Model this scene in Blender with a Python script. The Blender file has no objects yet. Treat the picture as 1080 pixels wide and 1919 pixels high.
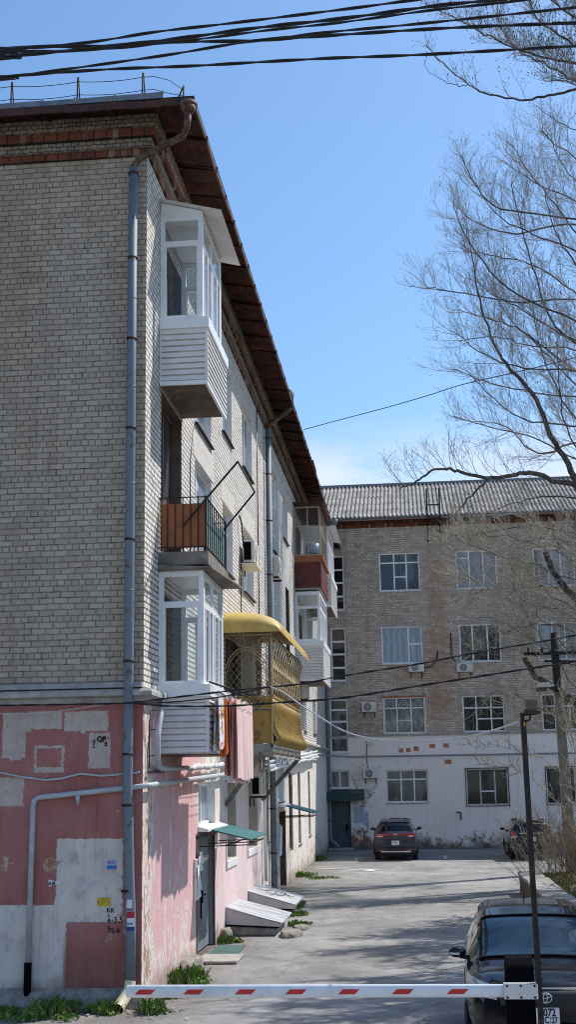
import bpy, math, random
from mathutils import Vector, Matrix
R = math.radians
scene = bpy.context.scene
COL = scene.collection
rnd = random.Random(7)

# ------------------------------------------------------------------ camera
FPX, PITCH, YAW, ROLL, CAMH = 2341.7, .211013, .0955370, .0175492, 3.2
F_ = Vector((-math.sin(YAW)*math.cos(PITCH), math.cos(YAW)*math.cos(PITCH), math.sin(PITCH)))
R0 = Vector((math.cos(YAW), math.sin(YAW), 0)); U0 = R0.cross(F_)
R_ = R0*math.cos(ROLL) - U0*math.sin(ROLL); U_ = U0*math.cos(ROLL) + R0*math.sin(ROLL)
CAMP = Vector((0, 0, CAMH))
cd = bpy.data.cameras.new("camera"); cam = bpy.data.objects.new("camera", cd); COL.objects.link(cam)
cd.sensor_fit = 'VERTICAL'; cd.sensor_height = 36; cd.lens = FPX/1919*36; cd.clip_start = .1; cd.clip_end = 2000
mw = Matrix((R_, U_, -F_)).transposed().to_4x4(); mw.translation = CAMP; cam.matrix_world = mw
scene.camera = cam
def at(px, py, axis, val):
    """surveyed point of the place: pixel reading of the photograph on a known plane"""
    d = R_*((px-540)/FPX) - U_*((py-959.5)/FPX) + F_
    return CAMP + d*((val-CAMP[axis])/d[axis])

# ------------------------------------------------------------------ mesh builder
class MB:
    def __init__(s): s.v = []; s.f = []; s.m = []; s.s = []
    def add(s, vs, fs, m=0, sm=False):
        o = len(s.v); s.v += [tuple(p) for p in vs]
        for f in fs: s.f.append([i+o for i in f]); s.m.append(m); s.s.append(sm)
    def box(s, x0, x1, y0, y1, z0, z1, m=0):
        s.hexa([(x0,y0,z0),(x1,y0,z0),(x1,y1,z0),(x0,y1,z0),(x0,y0,z1),(x1,y0,z1),(x1,y1,z1),(x0,y1,z1)], m)
    def hexa(s, p, m=0):
        s.add(p, [(0,3,2,1),(4,5,6,7),(0,1,5,4),(1,2,6,5),(2,3,7,6),(3,0,4,7)], m)
    def mbox(s, M, u0, u1, z0, z1, d0, d1, m=0):
        s.hexa([M(u0,z0,d0),M(u1,z0,d0),M(u1,z0,d1),M(u0,z0,d1),M(u0,z1,d0),M(u1,z1,d0),M(u1,z1,d1),M(u0,z1,d1)], m)
    def quad(s, a, b, c, d, m=0): s.add([a,b,c,d], [(0,1,2,3)], m)
    def beam(s, p, q, w, h, m=0, up=(0,0,1)):
        p = Vector(p); q = Vector(q); t = (q-p).normalized(); u = Vector(up)
        if abs(t.dot(u)) > .98: u = Vector((0,1,0))
        a = t.cross(u).normalized()*w/2; b = a.cross(t).normalized()*h/2
        s.hexa([p-a-b,p+a-b,q+a-b,q-a-b,p-a+b,p+a+b,q+a+b,q-a+b], m)
    def tube(s, pts, r, n=8, m=0, caps=True, sm=True, phase=0):
        P = [Vector(p) for p in pts]; k = len(P)
        if k < 2: return
        rs = r if isinstance(r, (list, tuple)) else [r]*k
        t0 = (P[1]-P[0]).normalized()
        a = t0.cross(Vector((0,0,1)))
        if a.length < .05: a = t0.cross(Vector((1,0,0)))
        a.normalize(); vs = []; fs = []
        for i in range(k):
            t = (P[min(i+1,k-1)]-P[max(i-1,0)])
            if t.length < 1e-9: t = t0
            t.normalize(); a = (a - t*a.dot(t)).normalized(); b = t.cross(a)
            for j in range(n):
                an = 2*math.pi*j/n + phase
                vs.append(P[i] + a*math.cos(an)*rs[i] + b*math.sin(an)*rs[i])
        for i in range(k-1):
            for j in range(n):
                j2 = (j+1) % n; fs.append((i*n+j, i*n+j2, (i+1)*n+j2, (i+1)*n+j))
        if caps: fs.append(tuple(range(n))[::-1]); fs.append(tuple((k-1)*n+j for j in range(n)))
        s.add(vs, fs, m, sm)
    def cyl(s, c, r, h, n=16, axis=2, m=0, r2=None):
        c = Vector(c); d = Vector((0,0,0)); d[axis] = h
        s.tube([c, c+d], [r, r if r2 is None else r2], n, m)
    def grid(s, fn, nu, nv, m=0, sm=True):
        vs = [fn(i/nu, j/nv) for i in range(nu+1) for j in range(nv+1)]
        fs = [(i*(nv+1)+j, (i+1)*(nv+1)+j, (i+1)*(nv+1)+j+1, i*(nv+1)+j+1) for i in range(nu) for j in range(nv)]
        s.add(vs, fs, m, sm)
    def extr(s, prof, fn0, fn1, m=0, sm=False, close=True, caps=True):
        """prof: list of 2d points, fn0/fn1 map a 2d point to the two ends"""
        n = len(prof); vs = [fn0(*p) for p in prof] + [fn1(*p) for p in prof]
        fs = [(i, (i+1) % n, n+(i+1) % n, n+i) for i in range(n if close else n-1)]
        s.add(vs, fs, m, sm)
        if caps and close: s.add(vs, [tuple(range(n))[::-1], tuple(range(n, 2*n))], m)
ORG = {}
def build(name, mb, mats, parent=None, bevel=0, sharp=None, recalc=False, weld=False):
    me = bpy.data.meshes.new(name); o = bpy.data.objects.new(name, me); COL.objects.link(o)
    if parent is not None: og = ORG[parent.name]
    else:
        n = max(len(mb.v), 1); xs = [p[0] for p in mb.v]; ys = [p[1] for p in mb.v]; zs = [p[2] for p in mb.v]
        og = Vector(((min(xs)+max(xs))/2, (min(ys)+max(ys))/2, min(zs))); o.location = og
    ORG[o.name] = og
    me.from_pydata([(p[0]-og.x, p[1]-og.y, p[2]-og.z) for p in mb.v], [], mb.f)
    if not isinstance(mats, (list, tuple)): mats = [mats]
    for m in mats: me.materials.append(m)
    me.polygons.foreach_set('material_index', [min(i, len(mats)-1) for i in mb.m])
    me.polygons.foreach_set('use_smooth', mb.s)
    me.update()
    if recalc or weld:
        import bmesh
        b = bmesh.new(); b.from_mesh(me)
        if weld: bmesh.ops.remove_doubles(b, verts=b.verts, dist=.0005)
        bmesh.ops.recalc_face_normals(b, faces=b.faces); b.to_mesh(me); b.free()
    if sharp: me.set_sharp_from_angle(angle=R(sharp))
    if bevel:
        md = o.modifiers.new('bevel', 'BEVEL'); md.width = bevel; md.segments = 2; md.limit_method = 'ANGLE'
    if parent is not None: o.parent = parent
    return o
def pieces(mb):
    par = list(range(len(mb.v)))
    def find(i):
        while par[i] != i: par[i] = par[par[i]]; i = par[i]
        return i
    key = {}
    for i, p in enumerate(mb.v):
        k = (round(p[0], 3), round(p[1], 3), round(p[2], 3)); j = key.setdefault(k, i); par[find(i)] = find(j)
    for f in mb.f:
        for i in f[1:]: par[find(i)] = find(f[0])
    out = {}
    for n, f in enumerate(mb.f):
        r = find(f[0]); q, mp = out.setdefault(r, (MB(), {}))
        for i in f:
            if i not in mp: mp[i] = len(q.v); q.v.append(mb.v[i])
        q.f.append([mp[i] for i in f]); q.m.append(mb.m[n]); q.s.append(mb.s[n])
    return [q for q, _ in out.values()]
def build_each(name, mb, mats, parent, **k): return [build(name, q, mats, parent, **k) for q in pieces(mb)]
def empty(name, loc, local=False):
    o = bpy.data.objects.new(name, None); COL.objects.link(o); o.location = loc
    o.empty_display_size = .1
    ORG[o.name] = Vector((0,0,0)) if local else Vector(loc); return o
def tag(o, label=None, cat=None, group=None, kind=None):
    if label: o['label'] = label
    if cat: o['category'] = cat
    if group: o['group'] = group
    if kind: o['kind'] = kind
    return o
def text(name, body, size, loc, mt, parent=None, rot=(R(90),0,0), off=0.0, align='LEFT', sx=1.0):
    c = bpy.data.curves.new(name, 'FONT'); c.body = body; c.size = size; c.offset = off; c.align_x = align
    c.resolution_u = 3; c.extrude = .0005
    t = bpy.data.objects.new(name, c); COL.objects.link(t)
    dg = bpy.context.evaluated_depsgraph_get()
    me = bpy.data.meshes.new_from_object(t.evaluated_get(dg)); bpy.data.objects.remove(t)
    from mathutils import Euler
    mm = Matrix.Translation(loc) @ Euler(rot).to_matrix().to_4x4() @ Matrix.Diagonal((sx,1,1,1))
    og = ORG[parent.name] if parent is not None else Vector(loc)
    me.transform(Matrix.Translation(-og) @ mm); me.materials.clear(); me.materials.append(mt)
    o = bpy.data.objects.new(name, me); COL.objects.link(o)
    ORG[o.name] = og
    if parent is not None: o.parent = parent
    else: o.location = og
    return o

# ------------------------------------------------------------------ materials
class G:
    def __init__(s, name):
        s.mat = bpy.data.materials.new(name); s.mat.use_nodes = True; s.nt = s.mat.node_tree
        s.b = s.nt.nodes['Principled BSDF']; s.out = s.nt.nodes['Material Output']; s._p = None; s._xyz = None
    def n(s, t): return s.nt.nodes.new(t)
    def put(s, sock, v):
        if isinstance(v, bpy.types.NodeSocket): s.nt.links.new(v, sock)
        elif v is not None:
            if isinstance(v, (tuple, list)) and sock.type == 'RGBA' and len(v) == 3: v = (*v, 1)
            sock.default_value = v
    def pos(s):
        if not s._p: s._p = s.n('ShaderNodeNewGeometry').outputs['Position']
        return s._p
    def obj(s): return s.n('ShaderNodeTexCoord').outputs['Object']
    def rand(s): return s.n('ShaderNodeObjectInfo').outputs['Random']
    def xyz(s):
        if not s._xyz:
            q = s.n('ShaderNodeSeparateXYZ'); s.put(q.inputs[0], s.pos()); s._xyz = q.outputs[:]
        return s._xyz
    def sep(s, v):
        q = s.n('ShaderNodeSeparateXYZ'); s.put(q.inputs[0], v); return q.outputs[:]
    def vec(s, x=0., y=0., z=0.):
        q = s.n('ShaderNodeCombineXYZ'); s.put(q.inputs[0], x); s.put(q.inputs[1], y); s.put(q.inputs[2], z); return q.outputs[0]
    def m(s, op, a, b=None, c=None, clamp=False):
        q = s.n('ShaderNodeMath'); q.operation = op; q.use_clamp = clamp
        s.put(q.inputs[0], a); s.put(q.inputs[1], b)
        if c is not None: s.put(q.inputs[2], c)
        return q.outputs[0]
    def add(s, a, b): return s.m('ADD', a, b)
    def sub(s, a, b): return s.m('SUBTRACT', a, b)
    def mul(s, a, b): return s.m('MULTIPLY', a, b)
    def mx(s, a, b): return s.m('MAXIMUM', a, b)
    def mn(s, a, b): return s.m('MINIMUM', a, b)
    def vm(s, op, a, b):
        q = s.n('ShaderNodeVectorMath'); q.operation = op; s.put(q.inputs[0], a); s.put(q.inputs[1], b); return q.outputs[0]
    def noise(s, scale, detail=4., rough=.6, vec=None, dist=0.):
        q = s.n('ShaderNodeTexNoise'); s.put(q.inputs['Vector'], vec if vec is not None else s.pos())
        q.inputs['Scale'].default_value = scale; q.inputs['Detail'].default_value = detail
        q.inputs['Roughness'].default_value = rough; q.inputs['Distortion'].default_value = dist
        return q.outputs[0]
    def voro(s, scale, feat='F1', vec=None, out=0, rnd_=1.):
        q = s.n('ShaderNodeTexVoronoi'); q.feature = feat; s.put(q.inputs['Vector'], vec if vec is not None else s.pos())
        q.inputs['Scale'].default_value = scale; q.inputs['Randomness'].default_value = rnd_; return q.outputs[out]
    def st(s, v, a, b, lo=0., hi=1.):
        q = s.n('ShaderNodeMapRange'); q.interpolation_type = 'SMOOTHSTEP'
        s.put(q.inputs[0], v); q.inputs[1].default_value = a; q.inputs[2].default_value = b
        q.inputs[3].default_value = lo; q.inputs[4].default_value = hi; return q.outputs[0]
    def mix(s, f, a, b, mode='MIX'):
        q = s.n('ShaderNodeMix'); q.data_type = 'RGBA'; q.blend_type = mode
        s.put(q.inputs[0], f); s.put(q.inputs[6], a); s.put(q.inputs[7], b); return q.outputs[2]
    def ramp(s, f, els):
        q = s.n('ShaderNodeValToRGB'); s.put(q.inputs[0], f); cr = q.color_ramp
        while len(cr.elements) > 1: cr.elements.remove(cr.elements[-1])
        cr.elements[0].position = els[0][0]; cr.elements[0].color = (*els[0][1], 1)
        for p, c in els[1:]:
            e = cr.elements.new(p); e.color = (*c, 1)
        return q.outputs[0]
    def bump(s, h, strength=.5, dist=.01, prev=None):
        q = s.n('ShaderNodeBump'); s.put(q.inputs['Height'], h); q.inputs['Strength'].default_value = strength
        q.inputs['Distance'].default_value = dist
        if prev is not None: s.put(q.inputs['Normal'], prev)
        return q.outputs[0]
    def fin(s, col, rough=.85, metal=0., nrm=None, spec=None, coat=None):
        s.put(s.b.inputs['Base Color'], col); s.put(s.b.inputs['Roughness'], rough); s.put(s.b.inputs['Metallic'], metal)
        if nrm is not None: s.put(s.b.inputs['Normal'], nrm)
        if spec is not None: s.put(s.b.inputs['Specular IOR Level'], spec)
        if coat is not None: s.put(s.b.inputs['Coat Weight'], coat); s.b.inputs['Coat Roughness'].default_value = .04
        return s.mat
    def rects(s, U, V, L):
        r = None
        for u0, u1, v0, v1 in L:
            a = s.mn(s.mn(s.sub(U, u0), s.sub(u1, U)), s.mn(s.sub(V, v0), s.sub(v1, V)))
            r = a if r is None else s.mx(r, a)
        return r

def simple(name, col, rough=.6, metal=0., var=.25, scale=6., bump=0., spec=None, dirt=None, dirt_amt=.5, coat=None):
    g = G(name); n1 = g.noise(scale, 5, .65)
    c = g.mix(g.st(n1, .3, .75), tuple(x*(1-var) for x in col), tuple(min(1, x*(1+var)) for x in col))
    if dirt:
        d = g.st(g.noise(scale*.45, 6, .7, dist=.5), .52, .72)
        c = g.mix(g.mul(d, dirt_amt), c, dirt)
    return g.fin(c, rough, metal, g.bump(n1, bump, .01) if bump else None, spec, coat)

def brick_mat(name, c1, c2, mortar, sx=.228, rz=.0945, stain=.35, far=False, streak=None, headers=True, mort=.0085, smear=.45):
    g = G(name); x, y, z = g.xyz()
    w = g.noise(11., 4, .7)
    U = g.add(g.add(x, y), g.mul(g.sub(w, .5), .03)); V = g.add(z, g.add(g.mul(g.sub(g.noise(11., 4, .7, vec=g.vm('ADD', g.pos(), (7,3,1))), .5), .022), g.mul(g.sub(g.noise(1.1, 3, .6), .5), .035)))
    q = g.n('ShaderNodeTexBrick'); g.put(q.inputs['Vector'], g.vec(U, V, 0.))
    q.inputs['Scale'].default_value = 1; q.inputs['Brick Width'].default_value = sx; q.inputs['Row Height'].default_value = rz
    q.inputs['Mortar Size'].default_value = mort; q.inputs['Mortar Smooth'].default_value = .25
    q.offset = .5; q.squash = .5 if headers else 1.; q.squash_frequency = 6
    q.inputs['Bias'].default_value = -.1
    g.put(q.inputs['Color1'], c1); g.put(q.inputs['Color2'], c2); g.put(q.inputs['Mortar'], mortar)
    c = q.outputs[0]; fac = q.outputs[1]
    # weathering: fine mottling, broad darker zones, dark hollows where mortar has fallen out
    c = g.mix(.35, c, g.ramp(g.noise(30., 4, .7), [(.3, (.45,.43,.4)), (.7, (1,1,1))]), 'MULTIPLY')
    odd = g.st(g.noise(1., 0, .5, vec=g.vec(g.mul(g.m('FLOOR', g.m('DIVIDE', g.add(x, y), sx*.5)), 5.3), 0., g.mul(g.m('FLOOR', g.m('DIVIDE', z, rz)), 7.7))), .56, .66)
    c = g.mix(g.mul(odd, .42), c, (.42,.34,.27))
    smear = g.mul(g.st(g.noise(2.2, 5, .7, vec=g.vm('ADD', g.pos(), (6,1,5))), .53, .68), smear); c = g.mix(smear, c, mortar)
    big = g.st(g.noise(.45, 5, .65, vec=g.vm('MULTIPLY', g.pos(), (1,1,.6))), .42, .72)
    c = g.mix(g.mul(big, stain), c, (.5,.44,.37), 'MULTIPLY')
    stk = g.mul(g.st(g.noise(1.3, 6, .75, vec=g.vm('MULTIPLY', g.pos(), (2.2,2.2,.16)), dist=.3), .5, .72), .45); c = g.mix(stk, c, (.55,.48,.41), 'MULTIPLY')
    hole = g.mul(g.st(g.noise(5., 4, .7, vec=g.vm('ADD', g.pos(), (3,9,4))), .5, .66), fac)
    c = g.mix(g.mul(hole, .8), c, (.06,.055,.05))
    if streak:
        for (u, wd, z0, z1, colr, amt) in streak:
            s_ = g.m('SUBTRACT', 1., g.st(g.m('ABSOLUTE', g.sub(g.add(x, g.mul(g.sub(g.noise(1.2), .5), .5)), u)), wd*.3, wd))
            s_ = g.mul(s_, g.mul(g.st(z, z0, z0+1.5), g.m('SUBTRACT', 1., g.st(z, z1-1.5, z1))))
            c = g.mix(g.mul(g.mul(s_, g.st(g.noise(2.5, 5), .25, .6)), amt), c, colr)
    h = g.add(g.mul(fac, -1.), g.mul(g.noise(40., 4, .7), .25))
    return g.fin(c, .92, 0, g.bump(h, .8, .012), .25)

gx = lambda px, py: at(px, py, 1, 19.0)
def gable_paint():
    g = G('gable_pink_plaster'); x, y, z = g.xyz()
    nz = g.mul(g.sub(g.noise(9., 6, .75, dist=.4), .5), 1.7); n2 = g.sub(g.noise(2.2, 3, .6, vec=g.vm('ADD', g.pos(), (5,1,8))), .5)
    U = g.add(x, g.add(g.mul(nz, .05), g.mul(n2, .03))); V = g.add(z, g.add(g.mul(g.sub(g.noise(11., 4, .65, vec=g.vm('ADD', g.pos(), (2,2,2))), .5), .05), g.mul(n2, .03)))
    big = g.noise(.9, 5, .65); fine = g.noise(14., 5, .7)
    pink = g.mix(g.st(big, .3, .7), (.40,.145,.13), (.46,.20,.18))
    pink = g.mix(g.mul(g.st(fine, .5, .75), .35), pink, (.30,.115,.12))
    def R4(a, b, c_, d): p = gx(a, b); q = gx(c_, d); return (p.x, q.x, q.z, p.z)
    # white limewash below and the tall white panel
    white = g.mix(g.st(g.noise(1.7, 5, .65), .3, .7), (.64,.565,.52), (.76,.68,.63))
    white = g.mix(g.mul(g.st(g.noise(3.2, 6, .7, vec=g.vm('ADD', g.pos(), (1,4,2))), .54, .68), .5), white, (.34,.37,.38))
    wr = g.rects(U, V, [R4(-700, 1702, 110, 1950), (gx(105,1600).x, gx(231,1600).x, gx(200,1728).z, gx(200,1571).z), R4(100, 1690, 120, 1950)])
    c = g.mix(g.st(g.add(wr, g.mul(g.sub(fine, .5), .06)), 0., .008), pink, white)
    # cream patches where posters and old paint were covered
    cream = g.mix(g.st(g.noise(5., 5, .7), .3, .7), (.50,.40,.36), (.62,.53,.47))
    cream = g.mix(g.mul(g.st(g.noise(7., 6, .75, dist=.6), .6, .68), .8), cream, (.20,.10,.07))
    cr = g.rects(U, V, [R4(5,1336,58,1372), R4(5,1340,47,1420), R4(55,1333,116,1366), R4(120,1333,203,1370), R4(166,1374,206,1440), R4(-60,1458,43,1511), R4(150,1366,160,1375), R4(-200,1340,-50,1400), R4(20,1400,40,1425)])
    ring = g.mn(g.rects(U, V, [R4(64,1397,120,1448)]), g.mul(g.rects(U, V, [R4(69,1403,114,1437)]), -1.))
    c = g.mix(g.st(g.add(g.mx(cr, ring), g.mul(g.sub(fine, .5), .07)), 0., .008), c, cream)
    # flaking close to the corner, at the two scuffed spots and low down
    pk = g.noise(6., 6, .72, dist=.5)
    dcor = g.m('SUBTRACT', 1., g.st(g.m('ABSOLUTE', g.sub(x, gx(237,1700).x)), .02, .22)); dcor = g.mul(dcor, g.m('SUBTRACT', 1., g.st(z, 1.4, 2.6)))
    def spot(px, py, r):
        p = gx(px, py); d = g.m('SQRT', g.add(g.m('POWER', g.m('ABSOLUTE', g.sub(x, p.x)), 2.), g.m('POWER', g.m('ABSOLUTE', g.sub(z, p.z)), 2.)))
        return g.m('SUBTRACT', 1., g.st(d, r*.3, r))
    sp = g.mx(g.mx(spot(12,1618,.2), spot(95,1618,.2)), g.mx(spot(203,1757,.13), g.mx(spot(137,1393,.07), spot(220,1520,.03))))
    peel = g.st(g.add(pk, g.add(g.mul(dcor, .16), g.mul(sp, .2))), .66, .69)
    c = g.mix(peel, c, g.mix(g.st(fine, .4, .6), (.55,.44,.36), (.40,.17,.08)))
    chip = g.mul(g.st(g.noise(17., 5, .75, vec=g.vm('ADD', g.pos(), (8,8,8))), .64, .67), g.st(g.noise(1.4, 3), .45, .55)); c = g.mix(g.mul(chip, .75), c, (.58,.5,.45))
    brn = g.mul(g.m('SUBTRACT', 1., g.st(g.add(z, g.mul(g.sub(g.noise(3., 5, .7), .5), .8)), .5, 1.15)), g.st(x, gx(118,1800).x-.02, gx(118,1800).x+.02)); c = g.mix(g.mul(brn, .6), c, (.26,.11,.085))
    drp = g.mul(g.st(g.noise(3., 6, .75, vec=g.vm('MULTIPLY', g.pos(), (4,1,.22)), dist=.2), .53, .68), .45); c = g.mix(drp, c, (.62,.56,.54), 'MULTIPLY')
    scf = g.mul(g.st(g.noise(2.6, 7, .8, dist=.7), .58, .66), .4); c = g.mix(scf, c, g.mix(g.st(fine, .4, .6), (.24,.16,.15), (.46,.36,.33)))
    low = g.m('SUBTRACT', 1., g.st(g.add(z, g.mul(n2, .5)), .05, .45))
    c = g.mix(g.mul(low, .85), c, g.mix(g.st(fine, .4, .65), (.06,.05,.045), (.22,.13,.1)))
    # faded grey graffiti ghost on the white panel, thin crack
    cg = g.mul(g.mx(spot(142,1608,.16), g.mul(spot(190,1608,.22), .6)), g.st(g.noise(5., 3, .5, vec=g.vm('MULTIPLY', g.pos(), (2.5,1,.9)), dist=1.2), .48, .56))
    c = g.mix(g.mul(cg, .5), c, (.25,.28,.31))
    ck = g.m('SUBTRACT', 1., g.st(g.m('ABSOLUTE', g.sub(g.add(x, g.mul(nz, .03)), gx(183,1480).x)), .002, .008)); ck = g.mul(ck, g.mul(g.st(z, gx(183,1540).z, gx(183,1530).z), g.m('SUBTRACT', 1., g.st(z, gx(183,1446).z, gx(183,1440).z))))
    c = g.mix(g.mul(ck, .6), c, (.15,.06,.06))
    c = g.mix(.5, c, g.ramp(g.noise(1.1, 6, .7, vec=g.vm('MULTIPLY', g.pos(), (3,3,.7))), [(.35,(.68,.66,.65)),(.6,(1,1,1))]), 'MULTIPLY')
    return g.fin(c, .9, 0, g.bump(g.add(g.mul(peel, -.5), g.mul(fine, .3)), .6, .01), .2)

def facade_paint():
    g = G('facade_peeling_plaster'); x, y, z = g.xyz()
    fine = g.noise(13., 5, .72); big = g.noise(.8, 5, .65)
    str_ = g.noise(1.6, 5, .7, vec=g.vm('MULTIPLY', g.pos(), (1,2.2,.35)))
    pink = g.mix(g.st(big, .3, .7), (.70,.50,.51), (.77,.58,.59))
    pink = g.mix(g.mul(g.st(str_, .5, .7), .5), pink, (.78,.63,.61))
    cream = g.mix(g.st(str_, .35, .65), (.70,.62,.54), (.80,.75,.68))
    cream = g.mix(g.mul(g.st(g.noise(1.1, 6, .7, vec=g.vm('ADD', g.pos(), (4,4,4))), .52, .64), .7), cream, (.72,.52,.48))
    # pink in front, cream beyond the second drainpipe, with the border where the paint stops
    pink = g.mix(g.mul(g.m('SUBTRACT', 1., g.st(g.add(y, g.mul(g.sub(big, .5), 3.)), 22.8, 26.5)), .8), pink, g.mix(g.st(fine, .4, .7), (.62,.34,.35), (.68,.41,.41)))
    yb = g.add(y, g.mul(g.sub(big, .5), 1.2))
    f = g.st(yb, 33.2, 33.9)
    upz = g.mul(g.st(g.add(z, g.mul(g.sub(big, .5), .6)), 2.3, 2.6), g.mul(g.st(yb, 24.4, 24.9), g.m('SUBTRACT', 1., g.st(yb, 30.6, 31.))))
    f = g.mx(f, g.mul(upz, .9))
    c = g.mix(f, pink, cream)
    near = g.m('SUBTRACT', 1., g.st(y, 19.3, 20.1))
    pk = g.noise(3.6, 7, .72, vec=g.vm('MULTIPLY', g.pos(), (1,1.3,.75)), dist=.6)
    far_ = g.mul(g.st(y, 33., 36.), .05)
    low = g.m('SUBTRACT', 1., g.st(z, .2, 1.5))
    a = g.add(pk, g.add(g.mul(near, .12), g.add(far_, g.mul(low, .07))))
    pe = g.st(a, .56, .585)
    c = g.mix(pe, c, g.mix(g.st(fine, .35, .65), (.66,.60,.52), (.72,.66,.6)))
    pe2 = g.st(a, .66, .68)
    c = g.mix(pe2, c, g.mix(g.st(fine, .4, .6), (.30,.22,.17), (.42,.24,.17)))
    lo = g.m('SUBTRACT', 1., g.st(g.add(z, g.mul(g.sub(g.noise(2.5, 4), .5), .8)), .05, .42))
    c = g.mix(g.mul(lo, .65), c, (.22,.17,.14))
    drip = g.mul(g.st(g.noise(2., 4, .7, vec=g.vm('MULTIPLY', g.pos(), (1,4,.18))), .55, .72), .4)
    c = g.mix(drip, c, (.45,.36,.33), 'MULTIPLY')
    return g.fin(c, .9, 0, g.bump(g.add(g.mul(g.add(pe, pe2), -.5), g.mul(fine, .3)), .6, .012), .2)

def far_paint():
    g = G('white_peeling_plaster'); x, y, z = g.xyz()
    fine = g.noise(9., 5, .72); big = g.noise(.6, 5, .65)
    c = g.mix(g.st(big, .3, .7), (.86,.77,.71), (.91,.83,.78))
    drip = g.mul(g.st(g.noise(1.4, 5, .7, vec=g.vm('MULTIPLY', g.pos(), (3,1,.25))), .52, .75), .35)
    c = g.mix(drip, c, (.6,.58,.56), 'MULTIPLY')
    pk = g.noise(2.3, 7, .74, dist=.5)
    lf = g.mul(g.m('SUBTRACT', 1., g.st(x, -2.6, -1.2)), g.m('SUBTRACT', 1., g.st(z, 3.6, 4.1)))
    low = g.m('SUBTRACT', 1., g.st(z, .25, 1.2))
    a = g.add(pk, g.add(g.mul(lf, .11), g.mul(low, .15)))
    pe = g.st(a, .63, .65)
    c = g.mix(pe, c, g.mix(g.st(fine, .4, .6), (.42,.36,.32), (.62,.55,.5)))
    pe2 = g.st(a, .70, .72)
    c = g.mix(pe2, c, g.mix(g.st(fine, .4, .6), (.34,.13,.07), (.26,.14,.1)))
    lo = g.m('SUBTRACT', 1., g.st(g.add(z, g.mul(g.sub(g.noise(1.5, 4), .5), .7)), .08, .4))
    c = g.mix(g.mul(lo, .75), c, (.09,.08,.075))
    # bare bricks: square holes in the plaster under the cornice
    nz = g.mul(g.sub(fine, .5), .07)
    r = g.rects(g.add(x, nz), g.add(z, nz), [(-.72,-.48,4.34,4.55),(-.38,-.14,4.35,4.56),(-.02,.24,4.4,4.62),(.72,1.0,4.52,4.72),(1.36,1.64,4.53,4.74),(1.4,1.72,3.78,4.0)])
    c = g.mix(g.st(r, 0., .02), c, g.mix(g.st(fine, .4, .6), (.42,.15,.07), (.50,.22,.12)))
    return g.fin(c, .9, 0, g.bump(g.add(g.mul(pe, -.5), g.mul(fine, .3)), .6, .012), .2)

def asphalt():
    g = G('old_asphalt'); x, y, z = g.xyz()
    big = g.noise(.35, 6, .68); mid = g.noise(1.6, 6, .7, vec=g.vm('MULTIPLY', g.pos(), (1,.7,1))); fine = g.noise(60., 3, .7)
    c = g.mix(g.st(big, .32, .68), (.225,.218,.21), (.355,.345,.33))
    c = g.mix(g.mul(g.st(mid, .5, .68), .6), c, (.15,.145,.14))
    c = g.mix(.55, c, g.ramp(fine, [(.3,(.6,.6,.6)),(.7,(1.15,1.15,1.15))]), 'MULTIPLY')
    wv = g.vm('ADD', g.pos(), g.vec(g.mul(g.sub(g.noise(1.3, 4), .5), 1.3), g.mul(g.sub(g.noise(1.3, 4, vec=g.vm('ADD', g.pos(), (9,2,0))), .5), 1.3), 0.))
    ck = g.m('SUBTRACT', 1., g.st(g.voro(.55, 'DISTANCE_TO_EDGE', wv), .003, .016))
    ck = g.mul(ck, g.st(g.noise(.5, 3, vec=g.vm('ADD', g.pos(), (3,3,3))), .46, .56))
    c = g.mix(g.mul(ck, .5), c, (.06,.06,.06))
    ed = g.m('SUBTRACT', 1., g.st(g.add(x, g.mul(g.sub(mid, .5), 1.5)), -4.0, -2.9))
    c = g.mix(g.mul(ed, .55), c, g.mix(g.st(fine, .4, .6), (.10,.085,.07), (.2,.17,.14)))
    pat = g.st(g.noise(.55, 2, .4, vec=g.vm('ADD', g.pos(), (11,4,0))), .575, .6); c = g.mix(g.mul(pat, .35), c, (.17,.165,.16))
    oil = g.st(g.noise(1.1, 4, .6, vec=g.vm('ADD', g.pos(), (2,14,0))), .66, .76); c = g.mix(g.mul(oil, .55), c, (.09,.088,.085))
    dust = g.st(g.noise(.8, 6, .72, vec=g.vm('MULTIPLY', g.vm('ADD', g.pos(), (5,5,0)), (1.,.5,1.))), .52, .68); c = g.mix(g.mul(dust, .45), c, (.46,.43,.39))
    grit = g.st(g.voro(22., 'F1'), .10, .04); c = g.mix(g.mul(grit, .6), c, g.mix(g.noise(8., 1), (.10,.09,.085), (.55,.53,.5)))
    h = g.add(g.mul(fine, .6), g.add(g.mul(mid, .5), g.add(g.mul(ck, -1.), g.mul(grit, .4))))
    return g.fin(c, .93, 0, g.bump(h, .5, .02), .2)

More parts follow.
